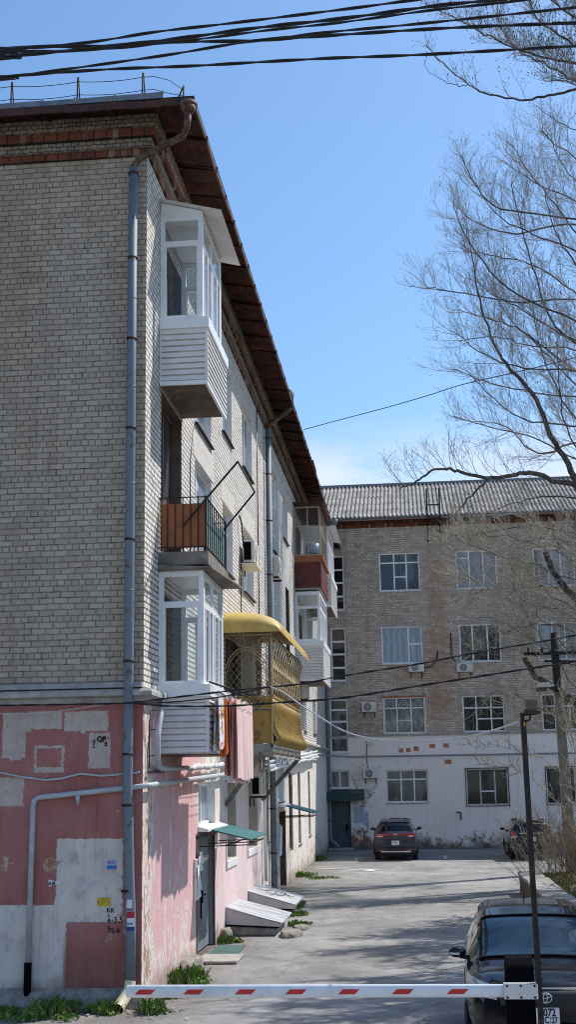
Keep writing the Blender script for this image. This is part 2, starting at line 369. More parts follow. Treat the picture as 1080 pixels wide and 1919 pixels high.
def pane_mat(name, base, curt, bright=0., freq=26., tint=None):
    """window pane: dark room and folds of curtain behind reflecting glass"""
    g = G(name); x, y, z = g.xyz(); u = g.add(x, y)
    fold = g.m('SINE', g.add(g.mul(u, freq), g.mul(g.noise(1.5, 2), 9.)))
    rn = g.rand()
    side = g.st(g.add(g.noise(.8, 1, vec=g.vm('ADD', g.pos(), g.vec(g.mul(rn, 40.), 0., 0.))), g.mul(rn, .22)), .5, .6)
    c = g.mix(g.mul(g.st(fold, -1., 1.), .7), tuple(v*.62 for v in curt), curt)
    c = g.mix(g.mul(side, bright), base, c)
    g.fin(c, .05, 0, None, .5); g.b.inputs['IOR'].default_value = 1.55
    wob = g.noise(1.3, 2, .5); g.put(g.b.inputs['Normal'], g.bump(wob, .06, .02))
    return g.mat
def clear_glass():
    g = G('clear_glass'); t = g.n('ShaderNodeBsdfTransparent'); t.inputs[0].default_value = (.86,.9,.92,1)
    gl = g.n('ShaderNodeBsdfGlossy'); gl.inputs['Roughness'].default_value = .02; gl.inputs[0].default_value = (.95,.97,1,1)
    fr = g.n('ShaderNodeLayerWeight'); fr.inputs[0].default_value = .5; fc = g.add(.045, g.mul(g.m('POWER', fr.outputs[1], 4.), .8))
    mx = g.n('ShaderNodeMixShader'); g.put(mx.inputs[0], fc); g.nt.links.new(t.outputs[0], mx.inputs[1]); g.nt.links.new(gl.outputs[0], mx.inputs[2])
    g.nt.links.new(mx.outputs[0], g.out.inputs[0]); return g.mat
def soffit_mat():
    g = G('rusty_soffit'); x, y, z = g.xyz()
    bd = g.m('FRACT', g.mul(g.add(x, g.mul(y, 0.)), 5.)); ln = g.m('SUBTRACT', 1., g.st(bd, .02, .09))
    n1 = g.noise(1.3, 6, .72, vec=g.vm('MULTIPLY', g.pos(), (2.,.9,1)))
    c = g.mix(g.st(n1, .35, .65), (.012,.005,.004), (.07,.017,.009))
    c = g.mix(g.mul(g.st(g.noise(3., 6, .75), .55, .66), .6), c, (.11,.06,.04))
    c = g.mix(g.mul(ln, .8), c, (.01,.006,.005))
    return g.fin(c, .8, 0, g.bump(g.mul(ln, -1.), .6, .01), .2)
def rust_mat(name, paint, rust=(.16,.055,.025), amt=.5, rough=.6, metal=0.):
    g = G(name); n1 = g.noise(4., 7, .75, dist=.4); f = g.st(n1, .62-amt*.25, .68-amt*.22)
    c = g.mix(f, g.mix(g.noise(9., 4), tuple(v*.75 for v in paint), paint), g.mix(g.noise(25., 4), tuple(v*.5 for v in rust), rust))
    return g.fin(c, rough, metal, g.bump(n1, .3, .005), .4)
def carpaint(name, col, dust=.25):
    g = G(name); x, y, z = g.xyz(); n1 = g.noise(3., 5, .7); n2 = g.noise(120., 2, .6)
    c = g.mix(g.mul(g.st(n1, .35, .7), dust), col, (.12,.115,.105))
    low = g.mul(g.m('SUBTRACT', 1., g.st(z, .1, .6)), .15); c = g.mix(low, c, (.11,.1,.09))
    return g.fin(c, g.st(n1, .3, .75, .05, .16), .0, None, .45)
def bark_mat(name, a, b):
    g = G(name); n1 = g.noise(9., 6, .7, vec=g.vm('MULTIPLY', g.pos(), (1.5,1.5,.4)))
    return g.fin(g.mix(g.st(n1, .35, .65), a, b), .95, 0, g.bump(n1, .8, .02), .15)
def leaf_mat(name, a, b):
    g = G(name); n1 = g.noise(7., 3)
    m_ = g.fin(g.mix(g.st(n1, .35, .65), a, b), .7, 0, None, .2)
    return m_
def wavecloth(name, cols, scale, rough=.95):
    g = G(name); n1 = g.noise(scale, 3, .6); c = g.ramp(n1, cols); w = g.noise(90., 2)
    return g.fin(c, rough, 0, g.bump(w, .3, .003), .1)
def lid_mat():
    g = G('dirty_white_sheet'); x, y, z = g.xyz()
    st_ = g.noise(2.2, 6, .72, vec=g.vm('MULTIPLY', g.pos(), (.5,3.5,1)), dist=.4)
    c = g.mix(g.st(st_, .42, .66), (.56,.57,.59), (.22,.225,.24))
    return g.fin(c, .45, 0, g.bump(st_, .1, .004), .4)

MT = {}
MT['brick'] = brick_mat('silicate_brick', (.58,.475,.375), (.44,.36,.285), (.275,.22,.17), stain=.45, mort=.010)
MT['brick_lit'] = brick_mat('bleached_silicate_brick', (.90,.86,.80), (.82,.77,.70), (.27,.24,.21), stain=.10, mort=.016, smear=.15)  # same brick as the gable, sunlight on the street front put into the colour
MT['brickfar'] = brick_mat('silicate_brick_weathered', (.76,.635,.52), (.51,.42,.34), (.24,.195,.16), .27, .108, .32, True,
    [(1.3,.75,4.8,15.0,(.40,.22,.14),.62),(.1,.5,7.,8.4,(.42,.25,.15),.5),(2.5,.4,6.8,8.4,(.42,.25,.15),.35)], headers=True)
MT['redbrick'] = brick_mat('red_brick', (.23,.075,.042), (.16,.055,.035), (.04,.028,.024), .215, .30, .4, headers=False, mort=.014)
MT['corbel'] = brick_mat('corbel_brick', (.36,.29,.23), (.25,.20,.16), (.06,.05,.045), .13, .075, .5, headers=False)
MT['gable'] = gable_paint(); MT['facade'] = facade_paint(); MT['farpaint'] = far_paint()
MT['reveal'] = simple('white_reveal_plaster', (.74,.73,.72), .85, 0, .1, 3., .2, dirt=(.5,.46,.42), dirt_amt=.4)
MT['reveal_old'] = simple('old_reveal_plaster', (.50,.45,.39), .9, 0, .25, 4., .4, dirt=(.2,.15,.11), dirt_amt=.7)
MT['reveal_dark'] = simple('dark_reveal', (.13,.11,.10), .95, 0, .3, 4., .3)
MT['concrete'] = simple('rough_concrete', (.40,.37,.33), .93, 0, .25, 5., .6, dirt=(.2,.17,.14), dirt_amt=.6)
MT['slab_dark'] = simple('grimy_slab', (.20,.175,.15), .93, 0, .3, 4., .6, dirt=(.36,.31,.26), dirt_amt=.6)
MT['lintel'] = simple('smooth_lintel', (.60,.55,.49), .92, 0, .12, 6., .3, dirt=(.42,.36,.3), dirt_amt=.5)
MT['cap'] = simple('ledge_cap', (.33,.33,.34), .8, 0, .2, 5., .2, dirt=(.12,.11,.1), dirt_amt=.6)
MT['pvc'] = simple('white_pvc', (.86,.86,.86), .35, 0, .05, 3., 0, dirt=(.60,.57,.53), dirt_amt=.4)
MT['wood_white'] = simple('painted_white_wood', (.80,.79,.77), .6, 0, .1, 5., .1, dirt=(.4,.35,.3), dirt_amt=.5)
MT['wood_brown'] = simple('varnished_brown_wood', (.13,.055,.028), .55, 0, .3, 9., .2)
MT['siding'] = simple('vinyl_siding', (.78,.74,.72), .5, 0, .05, 3., 0, dirt=(.52,.48,.43), dirt_amt=.55)
MT['siding_gap'] = simple('siding_gap', (.50,.48,.46), .8)  # grey strips below each lip, painted as the shade under it
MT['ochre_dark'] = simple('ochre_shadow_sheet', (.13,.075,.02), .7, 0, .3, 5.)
MT['slabdirt'] = simple('peeling_slab', (.16,.12,.09), .95, 0, .3, 3., .5, dirt=(.42,.34,.26), dirt_amt=.95)
MT['glass'] = clear_glass()
MT['pane_sky'] = pane_mat('sunlit_pane', (.05,.07,.09), (.45,.5,.55), .75, 30.)
MT['pane_dark'] = pane_mat('dark_pane', (.010,.012,.014), (.05,.05,.05), .7, 22.)
MT['pane_curtain'] = pane_mat('curtained_pane', (.03,.036,.045), (.125,.135,.155), 1., 17.)  # curtain folds, with reflected sky put into a paler base
MT['pane_sheet'] = pane_mat('white_curtain_pane', (.22,.27,.33), (.34,.40,.47), 1., 21.)
MT['pane_pale'] = pane_mat('pale_curtained_pane', (.10,.12,.15), (.30,.35,.42), 1., 12.)
MT['soffit'] = soffit_mat()
MT['fascia'] = rust_mat('fascia_metal', (.05,.02,.015), (.11,.035,.018), .6)
MT['roofsheet'] = simple('grey_roof_sheet', (.20,.21,.23), .55, .2, .25, 4., .1)
MT['slate'] = simple('asbestos_sheet', (.30,.275,.25), .9, 0, .35, 2.2, .3, dirt=(.11,.10,.09), dirt_amt=.9)
MT['galv'] = rust_mat('galvanised_pipe', (.185,.22,.255), (.13,.135,.14), .25, .6, .0)
MT['galv_rust'] = rust_mat('rusty_pipe', (.17,.12,.10), (.13,.05,.03), .7, .7, .1)
MT['greypipe'] = simple('grey_painted_pipe', (.45,.47,.49), .55, 0, .15, 5., 0, dirt=(.2,.2,.2), dirt_amt=.4)
MT['greypipe_dark'] = simple('shaded_steel_pipe', (.24,.27,.31), .5, .2, .2, 5., 0)
MT['foil'] = simple('wrapped_insulation', (.62,.63,.65), .5, .1, .25, 14., .5, dirt=(.3,.3,.3), dirt_amt=.6)
MT['black'] = simple('black_paint', (.005,.005,.006), .8, 0, .3, 6., 0, .03)
MT['iron'] = rust_mat('black_iron', (.025,.02,.018), (.09,.04,.025), .5, .7, .2)
MT['rubber'] = simple('cable_rubber', (.008,.008,.009), .45, 0, .2, 8.)
MT['whitecable'] = simple('white_cable', (.55,.55,.55), .5, 0, .15, 8.)
MT['orange'] = rust_mat('orange_sheet_metal', (.37,.125,.042), (.28,.085,.03), .12, .55)
MT['redrust'] = rust_mat('rusty_red_sheet', (.17,.032,.02), (.09,.035,.02), .6, .6)
MT['teal'] = simple('teal_wired_glass', (.28,.44,.42), .25, 0, .4, 16., .3)
MT['yellow'] = simple('yellow_metal', (.55,.385,.10), .5, 0, .14, 2.2, .1, dirt=(.36,.21,.06), dirt_amt=.6)
MT['ochre'] = rust_mat('ochre_painted_iron', (.42,.26,.055), (.26,.14,.04), .3, .45, .0)
MT['gilt'] = simple('dull_gilt_bar', (.52,.40,.22), .55, .2, .3, 9.)
MT['teal_roof'] = simple('teal_corrugated_sheet', (.03,.15,.155), .5, .1, .2, 5., 0, dirt=(.12,.2,.19), dirt_amt=.4)
MT['darkgreen'] = simple('dark_green_sheet', (.008,.05,.048), .5, 0, .25, 4.)
MT['door_grey'] = simple('grey_steel_door', (.20,.22,.25), .5, 0, .12, 4., 0, dirt=(.09,.09,.1), dirt_amt=.5)
MT['door_blue'] = simple('blue_grey_steel_door', (.055,.075,.095), .5, 0, .2, 4.)
MT['ac'] = simple('air_conditioner_shell', (.68,.66,.60), .5, 0, .08, 4., 0, dirt=(.4,.33,.24), dirt_amt=.5)
MT['acgrille'] = simple('dark_fan_grille', (.03,.03,.032), .6)
MT['paper'] = simple('white_paper', (.72,.72,.74), .9, 0, .08, 8., 0)
MT['lid'] = lid_mat()
MT['stone'] = simple('foundation_stone', (.27,.24,.21), .95, 0, .35, 6., .8, dirt=(.1,.09,.07), dirt_amt=.6)
MT['asphalt'] = asphalt()
MT['roadpaint'] = simple('worn_road_paint', (.62,.62,.6), .85, 0, .15, 12., 0, dirt=(.2,.19,.18), dirt_amt=.8)
MT['soil'] = simple('dry_soil', (.13,.105,.07), .95, 0, .35, 2.5, .6, dirt=(.08,.1,.03), dirt_amt=.8)
MT['curbstone'] = simple('pale_stone_cap', (.34,.32,.30), .9, 0, .35, 5., .6, dirt=(.16,.14,.12), dirt_amt=.7)  # dark mottling on the cap paints in dappled tree shade
MT['curbside'] = simple('mossy_wall_side', (.14,.11,.07), .95, 0, .4, 4., .6, dirt=(.05,.05,.03), dirt_amt=.7)
MT['barrierwhite'] = simple('white_barrier_arm', (.76,.77,.79), .4, 0, .07, 5., 0, dirt=(.42,.40,.37), dirt_amt=.5)
MT['red'] = simple('red_reflective', (.55,.02,.018), .4, 0, .15, 8.)
MT['steel'] = simple('bolted_steel_plate', (.58,.58,.58), .4, .5, .12, 6.)
MT['cream'] = simple('cream_pipe', (.66,.60,.40), .5, 0, .12, 6.)
MT['bark'] = bark_mat('dark_bark', (.045,.037,.03), (.16,.14,.12))
MT['twig'] = bark_mat('twig_bark', (.22,.195,.17), (.42,.38,.33))
MT['twig_pale'] = bark_mat('pale_twig_bark', (.34,.31,.25), (.52,.48,.40))  # lighter twig copy, sunlight on the twigs put into the colour
MT['shrubtwig'] = bark_mat('brown_shrub_twig', (.12,.075,.05), (.26,.19,.13))
MT['bud'] = leaf_mat('bud_scales', (.09,.085,.05), (.16,.15,.08))
MT['newleaf'] = leaf_mat('new_leaf', (.22,.29,.07), (.34,.40,.13))
MT['grass'] = leaf_mat('weed_green', (.07,.155,.025), (.16,.26,.055))
MT['grassdry'] = leaf_mat('bank_grass', (.12,.14,.04), (.27,.23,.11))
MT['dandelion'] = simple('dandelion_yellow', (.75,.50,.02), .8)
MT['utility'] = simple('weathered_concrete_pole', (.25,.225,.19), .95, 0, .3, 5., .5, dirt=(.16,.19,.06), dirt_amt=.7)
MT['oldwood'] = simple('black_tarred_wood', (.035,.03,.026), .9, 0, .3, 7., .5)
MT['lampbrown'] = simple('brown_lamp_glass', (.13,.075,.045), .35, 0, .15, 6.)
MT['navy'] = carpaint('black_car_paint', (.004,.005,.009), .06)
MT['greycar'] = carpaint('grey_car_paint', (.035,.036,.056), .05)
MT['blackcar'] = carpaint('dark_car_paint', (.008,.009,.010), .15)
MT['carglass'] = simple('car_glass', (.008,.012,.016), .04, 0, .1, 2., 0, .5)
MT['carglass_front'] = simple('car_windscreen', (.010,.028,.050), .05, 0, .35, 1.2, 0, .5)
MT['trim'] = simple('black_plastic', (.015,.015,.016), .6, 0, .2, 9.)
MT['chrome'] = simple('chrome', (.62,.63,.65), .15, 1., .05, 4.)
MT['tyre'] = simple('tyre_rubber', (.014,.014,.014), .85, 0, .2, 9.)
MT['lens'] = simple('headlight_lens', (.52,.54,.57), .12, 0, .25, 14., 0, .8)
MT['tail'] = simple('red_tail_lens', (.38,.012,.012), .15, 0, .2, 14., 0, .8)
MT['plate'] = simple('plate_white', (.72,.73,.74), .5, 0, .05, 6.)
MT['ink'] = simple('black_ink', (.012,.012,.015), .8)
MT['blue'] = simple('blue_print', (.03,.16,.48), .7)
MT['navyink'] = simple('navy_print', (.02,.04,.22), .7)
MT['redink'] = simple('red_print', (.5,.02,.05), .7)
MT['yellowplate'] = simple('yellow_plate', (.62,.43,.015), .5, 0, .12, 9.)
MT['pinkcloth'] = wavecloth('pink_cloth', [(.3,(.74,.50,.48)),(.7,(.82,.60,.57))], 3.)
MT['rosecloth'] = wavecloth('rose_cloth', [(.3,(.50,.22,.20)),(.7,(.62,.30,.27))], 5.)
MT['orangecloth'] = wavecloth('orange_cloth', [(.3,(.68,.14,.02)),(.7,(.75,.22,.05))], 3.)
MT['printcloth'] = wavecloth('printed_cloth', [(.0,(.78,.79,.82)),(.56,(.76,.77,.8)),(.58,(.65,.06,.05)),(.61,(.70,.08,.05)),(.63,(.15,.45,.3)),(.66,(.75,.6,.12)),(.7,(.8,.8,.82))], 6.)
# ------------------------------------------------------------------ helpers for walls and windows
XF, YG, YA = -4.1, 19.0, 59.7
Mf = lambda u, z, d: (XF-d, u, z)          # street facade, d > 0 goes into the wall
Mg = lambda u, z, d: (u, YG+d, z)          # gable
Ma = lambda u, z, d: (u, YA+d, z)          # far house
def wall(mb, M, u0, u1, z0, z1, ops, depth=.24, m=0, rm=1, mstep=None):
    us = sorted({u0, u1} | {v for o in ops for v in o[:2] if u0 < v < u1})
    zs = sorted({z0, z1} | {v for o in ops for v in o[2:4] if z0 < v < z1})
    for i in range(len(us)-1):
        for j in range(len(zs)-1):
            uc = (us[i]+us[i+1])/2; zc = (zs[j]+zs[j+1])/2
            if any(o[0] < uc < o[1] and o[2] < zc < o[3] for o in ops): continue
            mb.quad(M(us[i], zs[j], 0), M(us[i+1], zs[j], 0), M(us[i+1], zs[j+1], 0), M(us[i], zs[j+1], 0), m)
    for o in ops:
        a, b, c, d = o[:4]; dp = o[4] if len(o) > 4 else depth; r = o[5] if len(o) > 5 else rm
        mb.quad(M(a,c,0), M(a,d,0), M(a,d,dp), M(a,c,dp), r); mb.quad(M(b,c,0), M(b,c,dp), M(b,d,dp), M(b,d,0), r)
        mb.quad(M(a,d,0), M(b,d,0), M(b,d,dp), M(a,d,dp), r); mb.quad(M(a,c,0), M(a,c,dp), M(b,c,dp), M(b,c,0), r)
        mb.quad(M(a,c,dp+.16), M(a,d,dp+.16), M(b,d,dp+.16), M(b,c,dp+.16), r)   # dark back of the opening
def window(parent, M, u0, u1, z0, z1, d=.11, vs=(.5,), hs=(), fm='pvc', gm='pane_sky', sill=None, fw=.065, mw=.05, label=None, sillm='iron', thick=.06, name='window'):
    f = MB(); e = .004
    f.mbox(M, u0+e, u0+fw, z0+e, z1-e, d, d+thick); f.mbox(M, u1-fw, u1-e, z0+e, z1-e, d, d+thick)
    f.mbox(M, u0+fw, u1-fw, z0+e, z0+fw, d, d+thick); f.mbox(M, u0+fw, u1-fw, z1-fw, z1-e, d, d+thick)
    for v in vs:
        c = u0+(u1-u0)*v; f.mbox(M, c-mw/2, c+mw/2, z0+fw, z1-fw, d+.004, d+thick-.004)
    for (zf, a, b) in hs:
        c = z0+(z1-z0)*zf; f.mbox(M, u0+(u1-u0)*a+mw/2, u0+(u1-u0)*b-mw/2, c-mw/2, c+mw/2, d+.008, d+thick-.008)
    w = build(name, f, MT[fm], parent)
    p = MB(); p.quad(M(u0+.02,z0+.02,d+.035), M(u1-.02,z0+.02,d+.035), M(u1-.02,z1-.02,d+.035), M(u0+.02,z1-.02,d+.035))
    build('pane', p, MT[gm], w)
    if sill:
        s = MB(); s.hexa([M(u0-.06,z0-.035,-sill),M(u1+.06,z0-.035,-sill),M(u1+.06,z0-.01,d-.004),M(u0-.06,z0-.01,d-.004),
                          M(u0-.06,z0-.02,-sill),M(u1+.06,z0-.02,-sill),M(u1+.06,z0+.006,d-.004),M(u0-.06,z0+.006,d-.004)])
        build('sill', s, MT[sillm], w)
    if label: tag(w, label)
    return w

# ================================================================== NEAR HOUSE
house = tag(empty('apartment_house', (-4.1, 19.0, 0)), 'long four-storey pale brick apartment house with pink peeling ground floor and rusty eaves', 'house')
ZL, ZB = 4.46, 13.5
o4 = [(23.65,25.7,10.2,12.8), (27.3,28.85,11.05,12.8), (30.75,32.7,11.08,12.82), (37.7,39.3,10.15,12.75), (40.85,42.5,11.15,12.7)]
o3 = [(23.65,25.7,7.05,9.45), (27.3,28.85,7.85,9.38), (30.8,32.8,7.85,9.5), (37.9,39.5,7.02,9.5)]
odark = [(41.4,42.6,7.1,9.58,.3,2)]
o2 = [(23.65,25.7,4.9,6.3), (37.9,39.5,4.9,6.3), (47.6,48.8,5.0,6.4), (52.0,53.6,5.05,6.45)]
odoor = [(20.35,22.15,10.02,12.6,.3,2), (20.28,22.19,6.98,9.78,.22,2), (20.35,22.15,4.62,6.3,.3,2), (28.5,32.5,4.62,6.2,.3,2), (45.3,47.6,10.2,12.6,.3,2), (45.3,47.6,7.0,9.3,.3,2)]
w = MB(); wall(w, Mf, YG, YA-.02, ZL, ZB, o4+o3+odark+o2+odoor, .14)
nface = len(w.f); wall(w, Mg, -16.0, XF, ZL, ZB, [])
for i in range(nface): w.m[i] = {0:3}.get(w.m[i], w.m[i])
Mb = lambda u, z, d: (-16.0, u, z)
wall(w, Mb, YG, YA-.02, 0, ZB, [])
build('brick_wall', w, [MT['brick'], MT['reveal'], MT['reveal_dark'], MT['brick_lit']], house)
p1 = [(24.0,26.0,2.36,3.17,.16,1), (27.5,29.05,1.52,3.15,.27,2), (31.0,33.0,1.56,3.12,.27,2), (35.0,35.62,1.55,3.5,.3,2), (38.2,39.75,2.56,3.7,.16,1),
      (41.4,42.6,.92,3.42,.3,2), (44.6,45.6,1.0,3.45,.3,2), (48.9,49.8,1.1,3.5,.3,2), (23.8,25.95,0,2.14,.18,3), (38.35,40.2,0,2.25,.28,3)]
w = MB(); wall(w, Mf, YG, YA-.02, 0, ZL, p1, .26)
build('plaster_wall', w, [MT['facade'], MT['reveal'], MT['reveal_old'], MT['reveal_dark']], house)
w = MB(); wall(w, Mg, -16.0, XF, 0, ZL, [])
build('gable_plaster', w, MT['gable'], house)
# string course between plaster and brick: stepped stone ledge round the corner
led = MB()
prof = [(0,4.40),(.05,4.40),(.07,4.47),(.16,4.50),(.16,4.56),(.12,4.60),(0,4.615)]
led.extr(prof, lambda d, z: (-16.0, YG-d-.003, z), lambda d, z: (XF+d, YG-d-.003, z))
led.extr(prof, lambda d, z: (XF+d+.003, YG-d, z), lambda d, z: (XF+d+.003, YA-.02, z))
build('ledge', led, MT['concrete'], house)
cap = MB(); cap.box(-16.0, XF-.0, YG-.15, YG-.006, 4.622, 4.70); build('ledge_capping', cap, MT['cap'], house)
# cornice: two red courses between corbelled courses
for nm, mt, lst in (('corbel_course', 'corbel', [(13.63,13.80,.09),(13.96,14.18,.2)]), ('red_brick_course', 'redbrick', [(13.5,13.63,.045),(13.80,13.96,.15)])):
    c = MB()
    for z0, z1, d in lst:
        c.box(-16.0, XF+d, YG-d, YG+.3, z0, z1-.002); c.box(XF-.3, XF+d, YG+.302, YA-.02, z0, z1-.002)
    build(nm, c, MT[mt], house)
# hipped roof: boarded soffit, metal edge, sheet roof
XE, YE, ZE = -3.22, 18.4, 14.10
def zj(t): return .02*math.sin(t*1.7)+.013*math.sin(t*5.1+1)
so = MB()
nseg = 74
for k in range(nseg):    # individual warped metal sheets of the soffit
    y0 = YE+.02+(YA-YE-.1)*k/nseg; y1 = YE+.02+(YA-YE-.1)*(k+1)/nseg-.012
    d0 = zj(y0)+rnd.uniform(-.035,.0); d1 = zj(y1)+rnd.uniform(-.17,-.01)*(1 if rnd.random()<.6 else .2)
    so.quad((XE+.01, y0, ZE-.01+d0*.4), (XE+.01, y1, ZE-.01+d0*.4), (XF+.18+rnd.uniform(0,.10), y1+rnd.uniform(-.05,.0), ZE+.16+d1), (XF+.18+rnd.uniform(0,.14), y0, ZE+.16+d0), 0)
    if k % 2 == 0: so.beam((XE+.05,y0+.1,ZE-.015), (XF+.22,y0+.1,ZE+.10), .07, .09, 1)
for k in range(22):
    x1 = XE-.3-(12.2)*k/22; x0 = x1-.54
    so.quad((x0, YE+.01, ZE-.01), (x1, YE+.01, ZE-.01), (x1, YG-.17, ZE+.15+rnd.uniform(-.06,0)), (x0, YG-.17, ZE+.15+rnd.uniform(-.06,0)), 0)
    if k % 2: so.beam((x0,YE+.05,ZE-.01), (x0,YG-.2,ZE+.10), .08, .10, 1)
so.quad((XE+.01,YE+.01,ZE-.01),(XE+.01,YE+.62,ZE-.01),(XF+.18,YG-.17,ZE+.12),(XF+.6,YE+.01,ZE-.01))
build('soffit', so, [MT['soffit'], MT['soffit']], house)
fa = MB()
ny = 60
for k in range(ny):
    y0 = YE+(YA-YE-.1)*k/ny; y1 = YE+(YA-YE-.1)*(k+1)/ny; j0 = zj(y0); j1 = zj(y1); b = .05 if 34 < k < 37 else 0
    fa.hexa([(XE,y0,ZE-.055+j0),(XE+.03+b,y0,ZE-.055+j0),(XE+.03+b,y1,ZE-.055+j1),(XE,y1,ZE-.055+j1),(XE,y0,ZE+.075+j0),(XE+.03+b,y0,ZE+.075+j0),(XE+.03+b,y1,ZE+.075+j1),(XE,y1,ZE+.075+j1)])
for k in range(24):
    x1 = XE-12.8*k/24; x0 = XE-12.8*(k+1)/24
    fa.box(x0, x1, YE-.03, YE, ZE-.055+zj(x0)*.5, ZE+.075+zj(x0)*.5)
build('fascia', fa, MT['fascia'], house)
rf = MB(); zr = ZE+.09; zt = 17.6
A_ = (XE+.03,YE-.03,zr); B_ = (XE+.03,YA-.1,zr); C_ = (-16.8,YA-.1,zr); D_ = (-16.8,YE-.03,zr); E1 = (-10.0,YE+6.6,zt); E2 = (-10.0,YA-.1,zt)
rf.quad(A_, B_, E2, E1); rf.add([D_, A_, E1], [(0,1,2)]); rf.quad(C_, D_, E1, E2)
build('roof', rf, MT['roofsheet'], house)
eg = MB()   # turned-up gutter sheets on the gable eave, lapped and slightly uneven
xs = [-16.5,-9.0,-7.6,-5.75,-5.2,-4.52,-3.72]
for a, b in zip(xs, xs[1:]):
    h = rnd.uniform(.10,.14); eg.hexa([(a,YE+.0,zr+.01),(b,YE+.0,zr+.01),(b,YE+.02,zr+.01),(a,YE+.02,zr+.01),(a,YE+.02,zr+h),(b+.02,YE+.02,zr+h+.012),(b+.02,YE+.04,zr+h+.012),(a,YE+.04,zr+h)])
    eg.box(b-.012, b+.012, YE-.012, YE-.001, zr-.03, zr+h+.015)
build('gutter_sheet', eg, MT['roofsheet'], house)
gr_ = MB(); yr = YE+.2
tops = []
for x, lean in ((-12.4,0),(-10.4,0),(-8.4,0),(-6.33,.0),(-5.19,.0),(-4.08,0.0)):
    for s in (-.03,.03): gr_.tube([(x+s,yr,zr),(x+s*.2,yr-.05+lean,14.78)], .013, 5)
    tops.append((x,yr-.05,14.76))
for s in (-.1,.06): gr_.tube([(-3.5+s,YE+.35,zr+.02),(-3.42,YE+.3,14.58)], .014, 5)
def sagline(a, b, sag, n=8): return [Vector(a).lerp(Vector(b), i/n)-Vector((0,0,sag*4*(i/n)*(1-i/n))) for i in range(n+1)]
for z in (0,-.24):
    for a, b in zip(tops, tops[1:]): gr_.tube(sagline((a[0],a[1],a[2]+z-.06), (b[0],b[1],b[2]+z-.06), .035), .007, 4)
    gr_.tube([(-4.08,yr-.05,14.70+z),(-3.9,yr-.03,14.71+z),(-3.65,yr,14.64+z),(-3.42,YE+.3,14.5+z*.45)], .007, 4)
build('guard_rail', gr_, MT['iron'], house)
# lintels and patched concrete panels above openings
for (a, b, z, h) in ((23.4,26.0,9.47,.55),(27.0,29.15,9.4,.5),(30.5,33.1,9.52,.5),(37.6,39.8,9.52,.35),(44.9,46.9,9.3,.3)):
    li = MB(); li.mbox(Mf, a, b, z, z+h, -.008, .1); build('lintel', li, MT['lintel'], house)
H4 = [(.72,0,1)]
L_ = dict(gm='pane_sky', sill=.07)
window(house, Mf, *o4[0], vs=(.36,), hs=[(.68,0,1)], **L_); window(house, Mf, *o4[1], vs=(.5,), hs=[(.7,.5,1)], **L_)
window(house, Mf, *o4[2], vs=(.33,.66), hs=[(.6,0,.33)], **L_); window(house, Mf, *o4[3], vs=(.5,), hs=[(.26,0,1),(.62,0,1)], **L_)
window(house, Mf, *o4[4], vs=(.5,), **L_)
window(house, Mf, *o3[0], vs=(.38,), hs=[(.7,0,.38)], gm='pane_sky'); window(house, Mf, *o3[1], vs=(.5,), hs=[(.66,.5,1)], **L_)
window(house, Mf, *o3[2], vs=(.5,), hs=[(.6,0,.5)], **L_); window(house, Mf, *o3[3], vs=(.5,), hs=[(.33,0,1),(.66,0,1)], gm='pane_sky')
window(house, Mf, *odark[0][:4], d=.3, vs=(.5,), fm='wood_brown', gm='pane_dark', label='brown wooden window in the dark recess')
for o in o2: window(house, Mf, *o, vs=(.5,), gm='pane_sky', sill=.07)
# balcony doors
window(house, Mf, *odoor[1][:4], d=.17, vs=(.34,.55), hs=[(.66,0,.34),(.5,0,.34),(.4,.55,1)], fm='wood_brown', gm='pane_curtain', mw=.09, fw=.1, name='balcony_door', label='brown wooden balcony door with glazing bars')
for k in (0, 2): window(house, Mf, *odoor[k][:4], d=.26, vs=(.6,), hs=[(.3,.6,1)], gm='pane_curtain', name='balcony_door')
window(house, Mf, *odoor[3][:4], d=.26, vs=(.33,.72), hs=[(.7,0,.33)], fm='wood_white', gm='pane_dark', mw=.1, name='balcony_door')
for k in (4, 5): window(house, Mf, *odoor[k][:4], d=.26, vs=(.5,), gm='pane_pale', name='balcony_door')
# ground floor windows
window(house, Mf, *p1[0][:4], d=.12, vs=(.5,), gm='pane_pale', label='white two-leaf window above the first green canopy')
for k in (1, 2):
    ww = window(house, Mf, *p1[k][:4], d=.23, vs=(.5,), hs=[(.68,0,1)], fm='wood_white', gm='pane_dark')
    a, b, c, d = p1[k][:4]; tr = MB()
    tr.hexa([Mf(a-.06,c-.16,-.035),Mf(b+.06,c-.16,-.035),Mf(b+.06,c-.16,.0),Mf(a-.06,c-.16,0),Mf(a-.06,c-.01,-.05),Mf(b+.06,c-.01,-.05),Mf(b+.06,c-.0,.28),Mf(a-.06,c-.0,.28)])
    tr.mbox(Mf, a-.06, a+.0, c-.0, d+.05, -.03, .02); tr.mbox(Mf, a-.06, b+.06, d+.02, d+.14, -.03, .02)
    build('window_surround', tr, MT['wood_white'], ww)
window(house, Mf, *p1[3][:4], d=.26, vs=(), fm='wood_white', gm='pane_pale', sill=.05)
window(house, Mf, *p1[4][:4], d=.12, vs=(.5,), gm='pane_pale', sill=.05)
window(house, Mf, *p1[5][:4], d=.06, vs=(), fm='reveal_dark', gm='pane_dark', label='window closed by a dark board with small slots at the top')
for k in (6, 7): window(house, Mf, *p1[k][:4], d=.22, vs=(.5,), fm='wood_white', gm='pane_pale', sill=.05)
